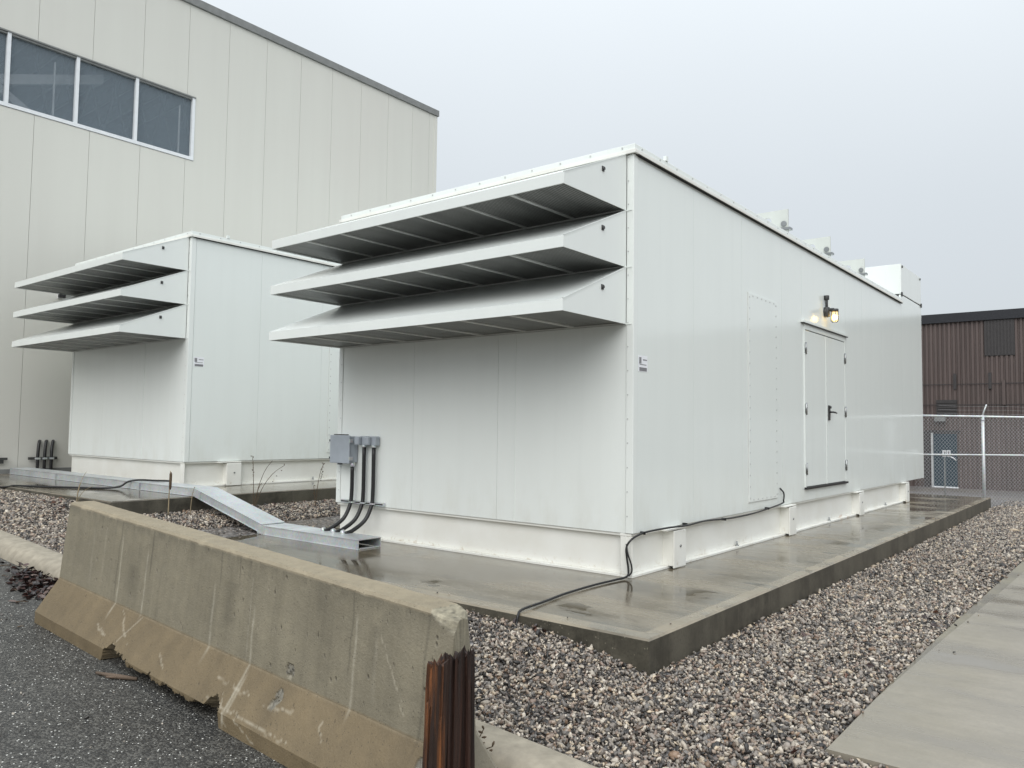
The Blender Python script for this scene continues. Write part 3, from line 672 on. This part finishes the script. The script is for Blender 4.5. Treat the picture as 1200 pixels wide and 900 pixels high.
# ------------------------------------------------------------------ beige hall
XH = -11.885; HY0, HY1, HZ = -9.0, 9.69, 10.08
hall = thing('hall_building', 'tall beige panel clad hall with a strip of dark windows, behind at left', 'building', (-16, 0, 0))
def H(name, mb, mat='beige', parent=hall, bevel=0): return part(name, mb, M[mat], parent, bevel)
seams = [-.415 - .93 * i for i in range(10)][::-1] + [.52, 1.465, 2.39, 3.3, 4.23, 5.15, 6.06, 6.97, 7.88, 8.76, 9.40, 9.69]
seams = [HY0] + [s_ for s_ in seams if s_ > HY0 + .3]
WZ0, WZ1, WY1, WY0 = 6.69, 7.94, 2.53, -9.4
for a, b in zip(seams[:-1], seams[1:]):
    if a < WY1 - .02 and b > WY1 + .02:      # the panel where the windows end
        H('wall_panel', MB().prism([(a + .003, .2), (b - .003, .2), (b - .003, 9.91), (a + .003, 9.91), (a + .003, WZ1 + .052), (WY1 + .042, WZ1 + .052), (WY1 + .042, WZ0 - .045), (a + .003, WZ0 - .045)], 'x', XH - .08, XH))
    elif b <= WY1 + .02:
        H('wall_panel', MB().box(XH - .08, XH, a + .003, b - .003, .2, WZ0 - .045)); H('wall_panel', MB().box(XH - .08, XH, a + .003, b - .003, WZ1 + .045, 9.91))
    else: H('wall_panel', MB().box(XH - .08, XH, a + .003, b - .003, .2, 9.91))
# backing behind the joints, roof and the other walls (open where the windows are)
H('backing_wall', MB().box(XH - .16, XH - .083, HY0, HY1 - .02, 0, WZ0 - .06), 'backing'); H('backing_wall', MB().box(XH - .16, XH - .083, HY0, HY1 - .02, WZ1 + .06, 9.9), 'backing')
H('backing_wall', MB().box(XH - .16, XH - .083, WY1 + .05, HY1 - .02, WZ0 - .06, WZ1 + .06), 'backing')
H('end_wall', MB().box(XH - 18, XH - .002, HY1 - .015, HY1, 0, 9.905)); H('end_wall', MB().box(XH - 18, XH - .165, HY0, HY0 + .1, 0, 9.905))
H('far_wall', MB().box(XH - 18.1, XH - 18.001, HY0, HY1, 0, 9.905))
rf = H('roof', MB().box(XH - 18, XH - .17, HY0 + .1, HY1 - .02, 9.7, 9.9), 'interior')
H('fascia', MB().box(XH - .1, XH + .045, HY0, HY1 + .05, 9.915, 10.08), 'fascia', rf, .004); H('fascia', MB().box(XH - 18.1, XH - .1005, HY1 - .05, HY1 + .05, 9.915, 10.08), 'fascia', rf)
H('corner_trim', MB().box(XH - .02, XH + .012, HY1 - .1, HY1 + .012, .2, 9.905))
H('interior_floor', MB().box(XH - 18, XH - .17, HY0 + .1, HY1 - .02, 5.3, 5.4), 'interior')
H('base_flashing', MB().box(XH + .001, XH + .03, HY0, HY1, .2, .4), 'fascia')
mul_y = [2.53, 1.36, .265, -.865, -2.0, -3.12, -4.24, -5.36, -6.5, -7.6, -8.7]
for a, b in zip(mul_y[1:], mul_y[:-1]):
    w_ = H('window', MB().box(XH - .06, XH + .010, a + .03, b - .03, WZ1 - .012, WZ1 + .02), 'fascia'); H('sill', MB().box(XH - .06, XH + .014, a + .03, b - .03, WZ0 - .035, WZ0 + .03), 'trim', w_)  # top bar in grey: shade under the window head put into its colour
    H('pane', MB().box(XH - .05, XH - .042, a + .031, b - .031, WZ0 + .031, WZ1 - .013), 'glass', w_)
    H('mullion', MB().box(XH - .062, XH + .016, a - .03, a + .0295, WZ0 - .036, WZ1 + .022), 'trim', w_)
H('window_jamb', MB().box(XH - .062, XH + .016, WY1 - .0295, WY1 + .032, WZ0 - .036, WZ1 + .022), 'trim')
H('window_head', MB().box(XH - .02, XH + .03, HY0, WY1 + .04, WZ1 + .024, WZ1 + .05), 'fascia')
# steelwork seen through the panes
for y in (-4.5, -2.9, -1.12, -.09, 2.28): H('interior_post', MB().box(XH - .1, XH - .075, y - .014, y + .014, 5.41, 7.75), 'truss')
H('interior_brace', MB().hexa([(XH - .5, -1.6, 6.9), (XH - .42, -1.6, 6.9), (XH - .42, .9, 7.8), (XH - .5, .9, 7.8), (XH - .5, -1.6, 7.08), (XH - .42, -1.6, 7.08), (XH - .42, .9, 7.98), (XH - .5, .9, 7.98)]), 'truss')
H('interior_brace', MB().hexa([(XH - .5, -1.8, 7.6), (XH - .42, -1.8, 7.6), (XH - .42, .2, 6.4), (XH - .5, .2, 6.4), (XH - .5, -1.8, 7.76), (XH - .42, -1.8, 7.76), (XH - .42, .2, 6.56), (XH - .5, .2, 6.56)]), 'truss')
for i in range(7):
    H('interior_joist', MB().box(XH - 9, XH - .6, .4 + i * .6, .46 + i * .6, 9.2, 9.5), 'truss')
    y = .5 + i * .55
    H('interior_truss', MB().tube([(XH - 3, y, 9.4), (XH - 3, y + .4, 7.7)], .03, 6).tube([(XH - 3, y + .4, 7.7), (XH - 3, y + .8, 9.4)], .03, 6), 'interior')
# service conduits at the hall wall
t0 = thing('strut_rail', 'short dark strut on the beige hall wall clamping three bent black conduits', 'strut', (XH + .03, -.05, .575))
part('rail', MB().box(XH + .0305, XH + .07, -.27, .19, .555, .60), M['darksteel'], t0)
for y in (-.14, -.03, .08): part('clamp', MB().box(XH + .0705, XH + .135, y - .035, y + .035, .56, .592), M['galv'], t0)
for y, nm in ((-.14, 'leftmost'), (-.03, 'middle'), (.08, 'rightmost')):
    pth = smooth_path([(XH + .10, y, .34), (XH + .10, y, .5), (XH + .10, y, .62), (XH + .085, y + .01, .76), (XH + .04, y + .035, .86), (XH - .01, y + .06, .88)], 6)
    solo('conduit', MB().tube(pth, .026, 10), M['rubber'], nm + ' of three bent black conduits entering the beige hall wall', 'conduit', (XH + .1, y, .4), 'black conduits at the hall wall')
solo('strut_rail', MB().box(XH + .031, XH + .08, -.95, -.6, .56, .6).box(XH + .031, XH + .06, -.9, -.65, .5, .56), M['darksteel'], 'dark strut on the beige hall wall at the picture left edge', 'strut', (XH + .03, -.8, .58))
wl = thing('wall_light', 'small white wall light with dark lens glimpsed between the hoods of the farther enclosure', 'wall light', (XH, .22, 3.5))
part('housing', MB().prism([(XH + .001, 3.44), (XH + .001, 3.57), (XH + .16, 3.55), (XH + .2, 3.50)], 'y', .1, .42), M['trim'], wl)
part('lens', MB().box(XH + .12, XH + .2, .06, .16, 3.44, 3.5), M['dark'], wl)

# ------------------------------------------------------------------ brown clad building and its fence
YB = 28.0; BX0, BX1, BZ0, BZ1 = -16.0, 46.0, -1.0, 5.81
bb = thing('brown_building', 'low brown ribbed metal building with a black roof edge, beyond the fence', 'building', (-1, YB + 4, -.9))
rb_ = MB(); per = .155; x = BX0; pts = []
while x < BX1:
    pts += [(x, YB), (x + .075, YB), (x + .088, YB + .05), (x + .142, YB + .05)]; x += per
nP = len(pts)
rb_.add([(a, b, BZ0) for a, b in pts] + [(a, b, BZ1 - .34) for a, b in pts], [(i, i + 1, nP + i + 1, nP + i) for i in range(nP - 1)])
wl_ = part('ribbed_wall', rb_, M['brown'], bb); wl_['kind'] = 'stuff'
part('body', MB().box(BX0, BX1 - .2, YB + .09, YB + 12, BZ0, BZ1 - .05), M['brown'], bb)
part('roof_fascia', MB().box(BX0 - .1, BX1, YB - .09, YB + .3, BZ1 - .345, BZ1), M['black_fascia'], bb)
lv = part('louvre', MB().box(-1.16, -.2, YB - .012, YB + .03, 4.12, 5.46), M['louvre'], bb)
for i in range(9): part('louvre_slat', MB().box(-1.15 + i * .105, -1.09 + i * .105, YB - .03, YB - .0125, 4.14, 5.44), M['louvre'], lv)
lv = part('louvre', MB().box(-2.8, -2.1, YB - .012, YB + .03, 1.95, 2.5), M['louvre'], bb)
for i in range(5): part('louvre_slat', MB().box(-2.79, -2.11, YB - .04, YB - .0125, 1.98 + i * .1, 2.04 + i * .1), M['louvre'], lv)
part('door_canopy_lamp', MB().box(-2.85, -2.48, YB - .16, YB - .002, 1.68, 1.87), M['fascia'], bb)
dr2 = part('door', MB().box(-2.92, -2.12, YB - .03, YB - .002, -.79, 1.21), M['teal'], bb)
part('frame', MB().box(-3.0, -2.925, YB - .05, YB - .002, -.84, 1.24), M['frame_grey'], dr2); part('sill', MB().box(-2.925, -2.1, YB - .06, YB - .004, -.86, -.79), M['trim'], dr2)
part('door_surround', MB().box(-3.25, -3.045, YB - .04, YB - .003, -.84, 1.3).box(-3.25, -2.0, YB - .045, YB - .003, 1.245, 1.34), M['louvre'], bb)
part('wall_pipe', MB().box(-.62, -.52, YB - .08, YB - .003, 2.3, 3.2), M['brown'], bb)
for i in range(3): part('wall_patch', MB().box(-2.2 + i * 1.15, -2.1 + i * 1.15, YB - .05, YB - .003, 2.9, 3.5), M['louvre'], bb)
for i in range(2): part('cable_run', MB().box(BX0, BX1, YB - .03 + i * .005, YB - .018 + i * .005, 2.3 + i * .78, 2.325 + i * .78), M['louvre'], bb)
# fence
FA = Vector((.84, 12.3, 0)); FD = Vector((.675, .738, 0)).normalized(); FN = Vector((-FD.y, FD.x, 0))
def F(t, z, off=0.): q = FA + FD * t + FN * off; return (q.x, q.y, z)
fence = thing('chain_link_fence', 'galvanised chain link fence with barbed wire between the slab and the brown building', 'fence', F(3, -.3))
T0, T1, FZ0, FZ1 = -1.5, 14.0, -.22, 1.56
part('top_rail', MB().cyl(F(T0, FZ1), F(T1, FZ1), .021, 10), M['galv'], fence); part('middle_rail', MB().cyl(F(T0, .80), F(T1, .80), .017, 10), M['galv'], fence)
for t in (0, 3, 6, 9, 12):
    po = part('post', MB().cyl(F(t, -.6), F(t, FZ1 + .03), .03, 12).tube([F(t, FZ1 + .02), F(t + .02, FZ1 + .1, -.01), F(t + .05, FZ1 + .24, -.05)], .014, 8), M['galv'], fence)
    part('band', MB().cyl(F(t, FZ1 - .08), F(t, FZ1 - .05), .036, 12), M['galv'], po)
cm = MB(); pitch = .074; hgt = FZ1 - FZ0; r_ = .003
for sgn, off in ((1, -.003), (-1, .003)):
    k = T0 - hgt
    while k < T1 + hgt:
        a, b = (k, k + hgt) if sgn > 0 else (k + hgt, k); za, zb = FZ0, FZ1
        ta, tb = a, b
        lo, hi = T0, T1
        def clip(ta, za, tb, zb, lim, low):
            if (ta < lim) == low and (tb < lim) == low and ta != lim: return None
            if low and ta < lim or (not low and ta > lim):
                u_ = (lim - ta) / (tb - ta); return lim, za + (zb - za) * u_, tb, zb
            if low and tb < lim or (not low and tb > lim):
                u_ = (lim - ta) / (tb - ta); return ta, za, lim, za + (zb - za) * u_
            return ta, za, tb, zb
        q = clip(ta, za, tb, zb, lo, True)
        if q: q = clip(*q, hi, False)
        if q: cm.tube([F(q[0], q[1], off), F(q[2], q[3], off)], r_, 3, cap=False, smooth=False)
        k += pitch * 1.0
o = part('chain_link_mesh', cm, M['wire'], fence); o['kind'] = 'stuff'
for i in range(3):
    part('barbed_wire', MB().tube([F(t * .5, FZ1 + .05 + i * .075 + .006 * math.sin(t * 1.7), -.01 - i * .02) for t in range(-2, 28)], .0018, 4), M['wire'], fence)
sg = thing('fence_sign', 'two small white notice plates wired to the fence middle rail before the teal door', 'sign', F(-.76, .8, .03))
for t in (-.83, -.735):
    pl = part('plate', MB().hexa([F(t - .04, .755, .035), F(t + .04, .755, .035), F(t + .04, .755, .04), F(t - .04, .755, .04), F(t - .04, .885, .035), F(t + .04, .885, .035), F(t + .04, .885, .04), F(t - .04, .885, .04)]), M['sticker'], sg)
part('print', MB().hexa([F(-.85, .80, .0345), F(-.81, .80, .0345), F(-.81, .80, .0348), F(-.85, .80, .0348), F(-.835, .86, .0345), F(-.80, .86, .0345), F(-.80, .86, .0348), F(-.835, .86, .0348)]).hexa([F(-.755, .79, .0345), F(-.72, .79, .0345), F(-.72, .79, .0348), F(-.755, .79, .0348), F(-.755, .865, .0345), F(-.72, .865, .0345), F(-.72, .865, .0348), F(-.755, .865, .0348)]), M['ink'], pl)
part('tie', MB().tube([F(-.74, .76, -.03), F(-.68, .73, -.035), F(-.63, .69, -.03)], .011, 6), M['sticker'], sg)
solo('stake', MB().tube([F(-.765, -.5, .12), F(-.775, .80, .10)], .013, 8), M['fascia'], 'thin grey steel stake behind the fence under the white notice plates', 'stake', F(-.765, -.3, .12))

# ------------------------------------------------------------------ concrete barrier
BL, BYAW, BP = 3.731, -.006, -.055
BO = Vector((-2.709, -3.150, -.166)); BD = Vector((math.cos(BYAW) * math.cos(BP), math.sin(BYAW) * math.cos(BP), math.sin(BP))); BV = Vector((math.sin(BYAW), -math.cos(BYAW), 0))
def nz(x, y=0., z=0.): return mnoise.noise(Vector((x, y, z)))
prof = [(-.284, 0), (-.284, .075), (-.136, .284), (-.086, .795), (-.074, .81), (.074, .81), (.086, .797), (.136, .284), (.284, .075), (.284, 0.0)]
seg = [1, 1, 2, 1, 8, 2, 40, 22, 8]
line = []
for (a, b), k in zip(zip(prof[:-1], prof[1:]), seg):
    for i in range(k): t = i / k; line.append((a[0] + (b[0] - a[0]) * t, a[1] + (b[1] - a[1]) * t))
line.append(prof[-1]); NU = 640; nl = len(line)
us = [BL * i / NU for i in range(NU + 1)]
# light runs (u, z top, z bottom, half width, strength), dark runs, scratches
light = [(.86, .70, .20, .014, .8), (1.20, .66, .27, .013, .8), (.62, .72, .40, .02, .25), (1.98, .60, .22, .016, .7), (2.37, .56, .0, .014, .85), (2.40, .24, .06, .016, .6), (3.17, .68, .25, .012, .75), (3.31, .66, .35, .02, .3), (2.33, .70, .3, .01, .35), (.45, .68, .33, .02, .3)]
dark = [(.83, .8, .3, .012, .6), (1.25, .8, .5, .012, .7), (2.02, .8, .58, .010, .6), (2.2, .8, .64, .008, .7), (1.7, .8, .62, .05, .3), (3.14, .8, .4, .008, .6), (3.3, .62, .42, .06, .35), (2.9, .8, .6, .1, .3), (1.05, .5, .34, .09, .4), (2.15, .6, .4, .09, .35), (3.62, .8, .2, .012, .5)]
scr = [((1.0, .27), (1.28, .12)), ((1.24, .27), (1.12, .10)), ((.82, .16), (.98, .13)), ((2.2, .10), (2.9, .09)), ((2.3, .14), (2.42, .03)), ((3.34, .64), (3.52, .36)), ((2.62, .16), (2.85, .20)), ((1.62, .17), (1.72, .12)), ((2.48, .08), (2.66, .02)), ((3.05, .21), (3.1, .15)), ((2.2, .19), (2.3, .185)), ((2.35, .185), (2.5, .18))]
def seg_d(p, a, b):
    ax, ay = a; bx, by = b; dx, dy = bx - ax, by - ay; t = max(0, min(1, ((p[0] - ax) * dx + (p[1] - ay) * dy) / (dx * dx + dy * dy))); return math.hypot(p[0] - ax - t * dx, p[1] - ay - t * dy)
pits = [(random.uniform(.1, BL), random.uniform(.3, .78), random.uniform(.0025, .006)) for _ in range(120)] + [(random.uniform(.1, BL), random.uniform(.08, .29), random.uniform(.002, .004)) for _ in range(50)]
spall = [(2.72, .34, .035), (2.705, .22, .03), (2.69, .19, .025), (3.64, .12, .07), (3.60, .05, .08), (3.70, .2, .05)]
pitgrid = {}
for q in pits: pitgrid.setdefault(int(q[0] * 20), []).append(q)
V = []; C = []
for u in us:
    chip = 0.0
    if 1.03 < u < 2.36: chip = .068 + .03 * nz(u * 9) + .02 * nz(u * 31) + .045 * math.exp(-((u - 1.15) / .07) ** 2) + .05 * math.exp(-((u - 2.28) / .07) ** 2)
    if 1.35 < u < 2.1: chip -= .012
    chip *= sstep(1.03, 1.07, u) * (1 - sstep(2.33, 2.36, u))
    endk = max(0, 1 - (BL - u) / .045)
    for i, (w, h) in enumerate(line):
        front = i >= sum(seg[:5]); top = sum(seg[:4]) - 1 <= i <= sum(seg[:6])
        w0, h0 = w, h
        n1 = nz(u * 3, h * 4, w * 4); n2 = nz(u * 22, h * 22, w * 22 + 5); n3 = nz(u * 70, h * 70, w * 70 + 9)
        vst = nz(u * 14, h * .9, 3.3); vst2 = nz(u * 45, h * 1.3, 7.7)
        if front and h <= .285: col = np.array((.168, .127, .072)) * (1 + .12 * n1 + .14 * nz(u * 8, h * 1.2, 1) + .06 * n2)
        elif front and not top: col = np.array((.222, .197, .142)) * (1 + .12 * n1 + .13 * vst + .08 * vst2)
        elif top: col = np.array((.29, .245, .17)) * (1 + .12 * n1 + .12 * n2)
        else: col = np.array((.30, .27, .21)) * (1 + .15 * n1)
        if front and not top:
            col = col + (np.array((.42, .36, .26)) - col) * .45 * max(0, 1 - abs(h - .287) / .009) * (.5 + .5 * n2)  # painted highlight: lighter line along the break between the two faces
            wet = sstep(.72, .8, h) * .25 * (vst > -.1); col = col * (1 - wet)
            for (uc, zt_, zb_, hw, st_) in light:
                if abs(u - uc) < .06 and zb_ - .05 < h < zt_ + .05:
                    a = abs(u - uc - .012 * nz(h * 6, uc) - (.03 * (zt_ - h))) / (hw * (1.1 - .3 * (h - zb_) / (zt_ - zb_)))
                    f_ = max(0, 1 - a) * sstep(zb_ - .03, zb_ + .06, h) * (1 - sstep(zt_ - .03, zt_ + .03, h)); col = col + (np.array((.5, .465, .38)) - col) * min(1, f_ * st_ * .7 * (.75 + .5 * n2))
            for (uc, zt_, zb_, hw, st_) in dark:
                if abs(u - uc) < .2 and zb_ - .05 < h < zt_ + .05:
                    a = abs(u - uc - .015 * nz(h * 7, uc)) / hw
                    f_ = max(0, 1 - a) * sstep(zb_ - .02, zb_ + .08, h); col = col * (1 - .55 * f_ * st_)
            for a_, b_ in scr:
                d_ = seg_d((u + .012 * n2, h + .012 * n2), a_, b_)
                if d_ < .006 and n2 + n3 * .6 > -.28: col = col + (np.array((.55, .5, .4)) - col) * .45 * (1 - d_ / .007)
        dep = .0025 * n1 + .0012 * n2
        for (pu, ph, pr_) in pitgrid.get(int(u * 20), []):
            if front and (u - pu) ** 2 + (h - ph) ** 2 < pr_ ** 2: dep -= .006; col = col * .35
        for (pu, ph, pr_) in spall:
            d_ = math.hypot(u - pu, h - ph) + .012 * n2
            if front and d_ < pr_: dep -= .010 * (1 + n3); col = np.array((.20, .185, .15)) * (.5 + 1.0 * (n3 + .45))
        # worn arris and broken corner
        if front and .74 < h and not (i < sum(seg[:5]) + 1 and False):
            wear = max(0, nz(u * 7, 2.2) - .3) * .012 + max(0, n2) * .003
            if h > .785: h -= wear; w -= wear * .6
        brk = max(0, 1 - ((BL - u) / .11 + max(0, (.81 - h0)) / .08 + .35 * n2))
        if brk > 0: h -= .03 * brk * (1 + .45 * n2); col = np.array((.25, .225, .165)) * (.75 + .8 * (n3 + .35)); w *= 1 - .25 * brk
        if front and chip > 0 and h0 < chip:
            t = 1 - h0 / chip; w -= (.05 + .07 * t) * (1 + .6 * n2) * min(1, t * 4 + .35); col = np.array((.2, .165, .11)) * (.8 + .8 * n3); 
        elif front and chip > 0 and h0 < chip + .014: col = col * (.9 + .5 * n3)
        w -= math.copysign(min(abs(w), .042 * endk), w)
        if front and not top: w += dep
        if top: h += dep * .8
        V.append(BO + BD * u + BV * w + Vector((0, 0, h))); C.append((*np.clip(col, .01, .8), 1))
Fc = [(j * nl + k, j * nl + k + 1, (j + 1) * nl + k + 1, (j + 1) * nl + k) for j in range(NU) for k in range(nl - 1)]
e0, e1 = len(V), len(V) + 1
for u, j in ((0, 0), (BL, NU)):
    V.append(BO + BD * u + Vector((0, 0, .4))); C.append((.26, .24, .19, 1))
Fc += [(e0, k + 1, k) for k in range(nl - 1)] + [(e1, NU * nl + k, NU * nl + k + 1) for k in range(nl - 1)]
Fc += [(e0, 0, nl - 1), (e1, NU * nl + nl - 1, NU * nl)]
me = bpy.data.meshes.new('concrete_barrier'); me.from_pydata([tuple(v - BO) for v in V], [], Fc)
a = me.color_attributes.new('stain_highlight', 'FLOAT_COLOR', 'POINT'); a.data.foreach_set('color', np.array(C).ravel())
bm = bmesh.new(); bm.from_mesh(me); bmesh.ops.recalc_face_normals(bm, faces=bm.faces); bm.to_mesh(me); bm.free()
tag(obj('concrete_barrier', me, M['barrier'], None, BO), 'long chipped and stained concrete traffic barrier standing on the wet asphalt', 'barrier')
# timbers at its end
def timber(name, label, x, y, w, d, h, mat, lean, seed):
    z0 = zroad(x) - .02; m_ = MB(); nz_ = 26; ring = 36; vs = []
    for j in range(nz_ + 1):
        t = j / nz_
        for k in range(ring):
            an = 2 * math.pi * (k + .5) / ring; cx_, cy_ = math.cos(an), math.sin(an); s_ = 1 / max(abs(cx_), abs(cy_)) ** .8
            f1 = mnoise.noise(Vector((cx_ * 2.2, cy_ * 2.2, seed + t * .4))); f2 = mnoise.noise(Vector((cx_ * 3.6, cy_ * 3.6, seed + t * .8))); f3 = mnoise.noise(Vector((cx_ * 15, cy_ * 15, t * 4 + seed)))
            jit = 1 + .16 * f1 + .11 * f2 + .06 * f3 - (.3 if f2 < -.42 else 0)
            top = (.03 * f1 + .035 * f2 + .03 * f3) * sstep(.72, 1, t)
            vs.append((x + cx_ * s_ * w * jit + lean[0] * t, y + cy_ * s_ * d * jit + lean[1] * t, z0 + h * t + top))
    vs.append((x + lean[0], y + lean[1], z0 + h - .02)); e_ = len(vs) - 1
    m_.add(vs, [(j * ring + k, j * ring + (k + 1) % ring, (j + 1) * ring + (k + 1) % ring, (j + 1) * ring + k) for j in range(nz_) for k in range(ring)] + [(nz_ * ring + k, nz_ * ring + (k + 1) % ring, e_) for k in range(ring)])
    solo(name, m_, M[mat], label, 'timber', (x, y, z0), 'old timbers at the barrier end')
timber('timber', 'orange brown weathered timber upright against the near end of the barrier', 1.065, -3.385, .028, .045, .68, 'wood', (.0, .02), 3)
timber('timber', 'dark wet timber upright beside the orange brown one at the barrier end', 1.075, -3.285, .032, .046, .69, 'wood_dark', (.0, .005), 8)
timber('timber', 'thin dark timber sliver behind the other two at the barrier end', 1.105, -3.225, .022, .018, .70, 'wood_dark', (.0, -.01), 12)

# ------------------------------------------------------------------ stick, leaves, weeds
solo('stick', MB().tube([(-1.46, -3.56, zroad(-1.46) + .012), (-1.3, -3.50, zroad(-1.3) + .016), (-1.22, -3.44, zroad(-1.2) + .012)], [.008, .014, .009], 7).tube([(-1.36, -3.55, zroad(-1.36) + .012), (-1.3, -3.5, zroad(-1.3) + .014)], [.006, .01], 6), M['bark'], 'broken brown stick lying on the asphalt before the barrier', 'stick', (-1.34, -3.5, zroad(-1.34)))
def leaves(name, pts, size, pal):
    vs, fs, cs = [], [], []
    for (x, y, z) in pts:
        s_ = size * random.uniform(.6, 1.3); rot = Matrix.Rotation(random.uniform(0, 6.28), 3, 'Z') @ Matrix.Rotation(random.gauss(0, .5), 3, 'X') @ Matrix.Rotation(random.gauss(0, .5), 3, 'Y')
        q = [(-1, 0, 0), (-.4, -.5, .12), (.4, -.45, .12), (1, 0, .05), (.4, .45, .2), (-.4, .5, .15), (0, 0, -.05)]
        b0 = len(vs); c_ = random.choice(pal); k_ = random.uniform(.6, 1.4)
        for p_ in q: v_ = rot @ (Vector(p_) * s_); vs.append((x + v_.x, y + v_.y, z + v_.z)); cs.append((c_[0] * k_, c_[1] * k_, c_[2] * k_, 1))
        fs += [(b0 + 6, b0 + i, b0 + (i + 1) % 6) for i in range(6)]
    me = bpy.data.meshes.new(name); me.from_pydata(vs, [], fs); a = me.color_attributes.new('stone', 'FLOAT_COLOR', 'POINT'); a.data.foreach_set('color', np.array(cs).ravel())
    o = obj(name, me, M['leafcol']); o['kind'] = 'stuff'; return o
LP = [(.028, .012, .010), (.045, .018, .016), (.018, .012, .011), (.07, .03, .024), (.13, .09, .075), (.012, .009, .009)]
pts = []
for _ in range(420):
    t = random.random(); x = -4.15 + .85 * t + random.gauss(0, .08); y = -2.96 - abs(random.gauss(0, .11)) * (.5 + t)
    pts.append((x, y, zroad(x) + .008 + max(0, .07 - abs(y + 2.97) * .35) * random.random()))
for _ in range(36): x = random.uniform(-6.2, -3.2); y = random.uniform(-3.5, -2.95); pts.append((x, y, zroad(x) + .006))
leaves('dead_leaves', pts, .03, LP)
pts = []
for x0, y0, sx_, sy_, n_ in ((-6.4, -1.75, .35, .12, 90), (-5.5, 1.4, .25, .6, 60), (-5.6, .2, .15, .4, 50), (2.05, .95, .06, .2, 14), (1.98, -.65, .08, .2, 8), (1.7, -.2, .3, 1.2, 10), (.2, -2.5, .4, .1, 6), (.5, -1.62, .4, .04, 8)):
    for _ in range(n_):
        x, y = random.gauss(x0, sx_), random.gauss(y0, sy_)
        if -4.95 < x < 1.01 and y > -1.56: y = -1.6
        if x < -5.84 and y > -1.56: continue
        pts.append((x, y, zgravel(x, y) + .022))
leaves('scattered_leaves', pts, .022, LP[:4] + [(.16, .07, .04)])
tw = MB()
for _ in range(26):
    x, y = random.uniform(-5.6, -2.6), random.uniform(-3.75, -3.0); a_ = random.uniform(-.5, .9); l_ = random.uniform(.03, .13); z = zroad(x) + .006
    tw.tube([(x, y, z), (x + l_ * .5 * math.cos(a_), y + l_ * .5 * math.sin(a_) + .008, z + .006), (x + l_ * math.cos(a_ + .2), y + l_ * math.sin(a_ + .2), z)], [.004, .0035, .002], 5)
o = obj('twigs', tw.mesh('twigs'), M['weed']); o['kind'] = 'stuff'
def weed(label, x, y, z0, stems, mat='weed', r=.005):
    m_ = MB()
    for (dx, dy, h, head) in stems:
        pth = smooth_path([(x, y, z0 - .03), (x + dx * .25, y + dy * .25, z0 + h * .45), (x + dx * .6, y + dy * .6, z0 + h * .8), (x + dx, y + dy, z0 + h)], 4)
        m_.tube(pth, [r * (1 - .5 * i / len(pth)) for i in range(len(pth))], 5)
        for k in range(head):
            t = .62 + .38 * k / max(1, head - 1); p_ = Vector((x + dx * t, y + dy * t, z0 + h * t)); d_ = Vector((random.uniform(-1, 1), random.uniform(-1, 1), random.uniform(-.2, 1))) * .022
            m_.tube([p_, p_ + d_ * .6, p_ + d_], [.003, .006, .002], 5)
    return solo('dry_weed', m_, M[mat], label, 'weed', (x, y, z0), 'dry weed stalks')
weed('branching dry weed with bent stalks in the gravel beside the sloping tray', -5.58, .12, .13, [(-.05, .0, .68, 12), (.10, .38, .56, 4), (.03, .1, .35, 0), (.06, .22, .62, 0)])
weed('tall dry weed stalk close to the left edge of the near enclosure', -5.45, .98, .1, [(.03, .10, .6, 16), (-.02, -.02, .3, 2)])
weed('single dark topped stalk before the ramp of the cable tray', -5.62, -.98, .16, [(.0, .01, .50, 0)], 'straw', .008)
o = solo('dark_reed_head', MB().tube([(-5.615, -.97, .44), (-5.615, -.97, .47), (-5.612, -.97, .62), (-5.612, -.97, .645)], [.006, .016, .016, .008], 8), M['weed'], 'dark fuzzy seed head topping the single stalk before the tray ramp', 'seed head', (-5.61, -.97, .44))
weed('thin pale stalk rising by the slab corner beside the dark topped stalk', -5.60, -.72, .15, [(.02, .03, .30, 3)], 'straw')
weed('bent straw stems at the front of the higher slab above the barrier corner', -6.55, -1.62, .27, [(-.04, .05, .22, 0), (.02, .04, .24, 0), (-.12, .15, .35, 0), (.2, .1, .2, 0)], 'straw', .004)
weed('dry weed growing at the kerb to the right of the barrier end', .87, -2.93, -.35, [(-.03, .02, .17, 4), (.03, .04, .2, 5), (.14, -.03, .17, 4), (-.07, .0, .13, 2), (.05, -.02, .14, 3)], 'weed', .004)
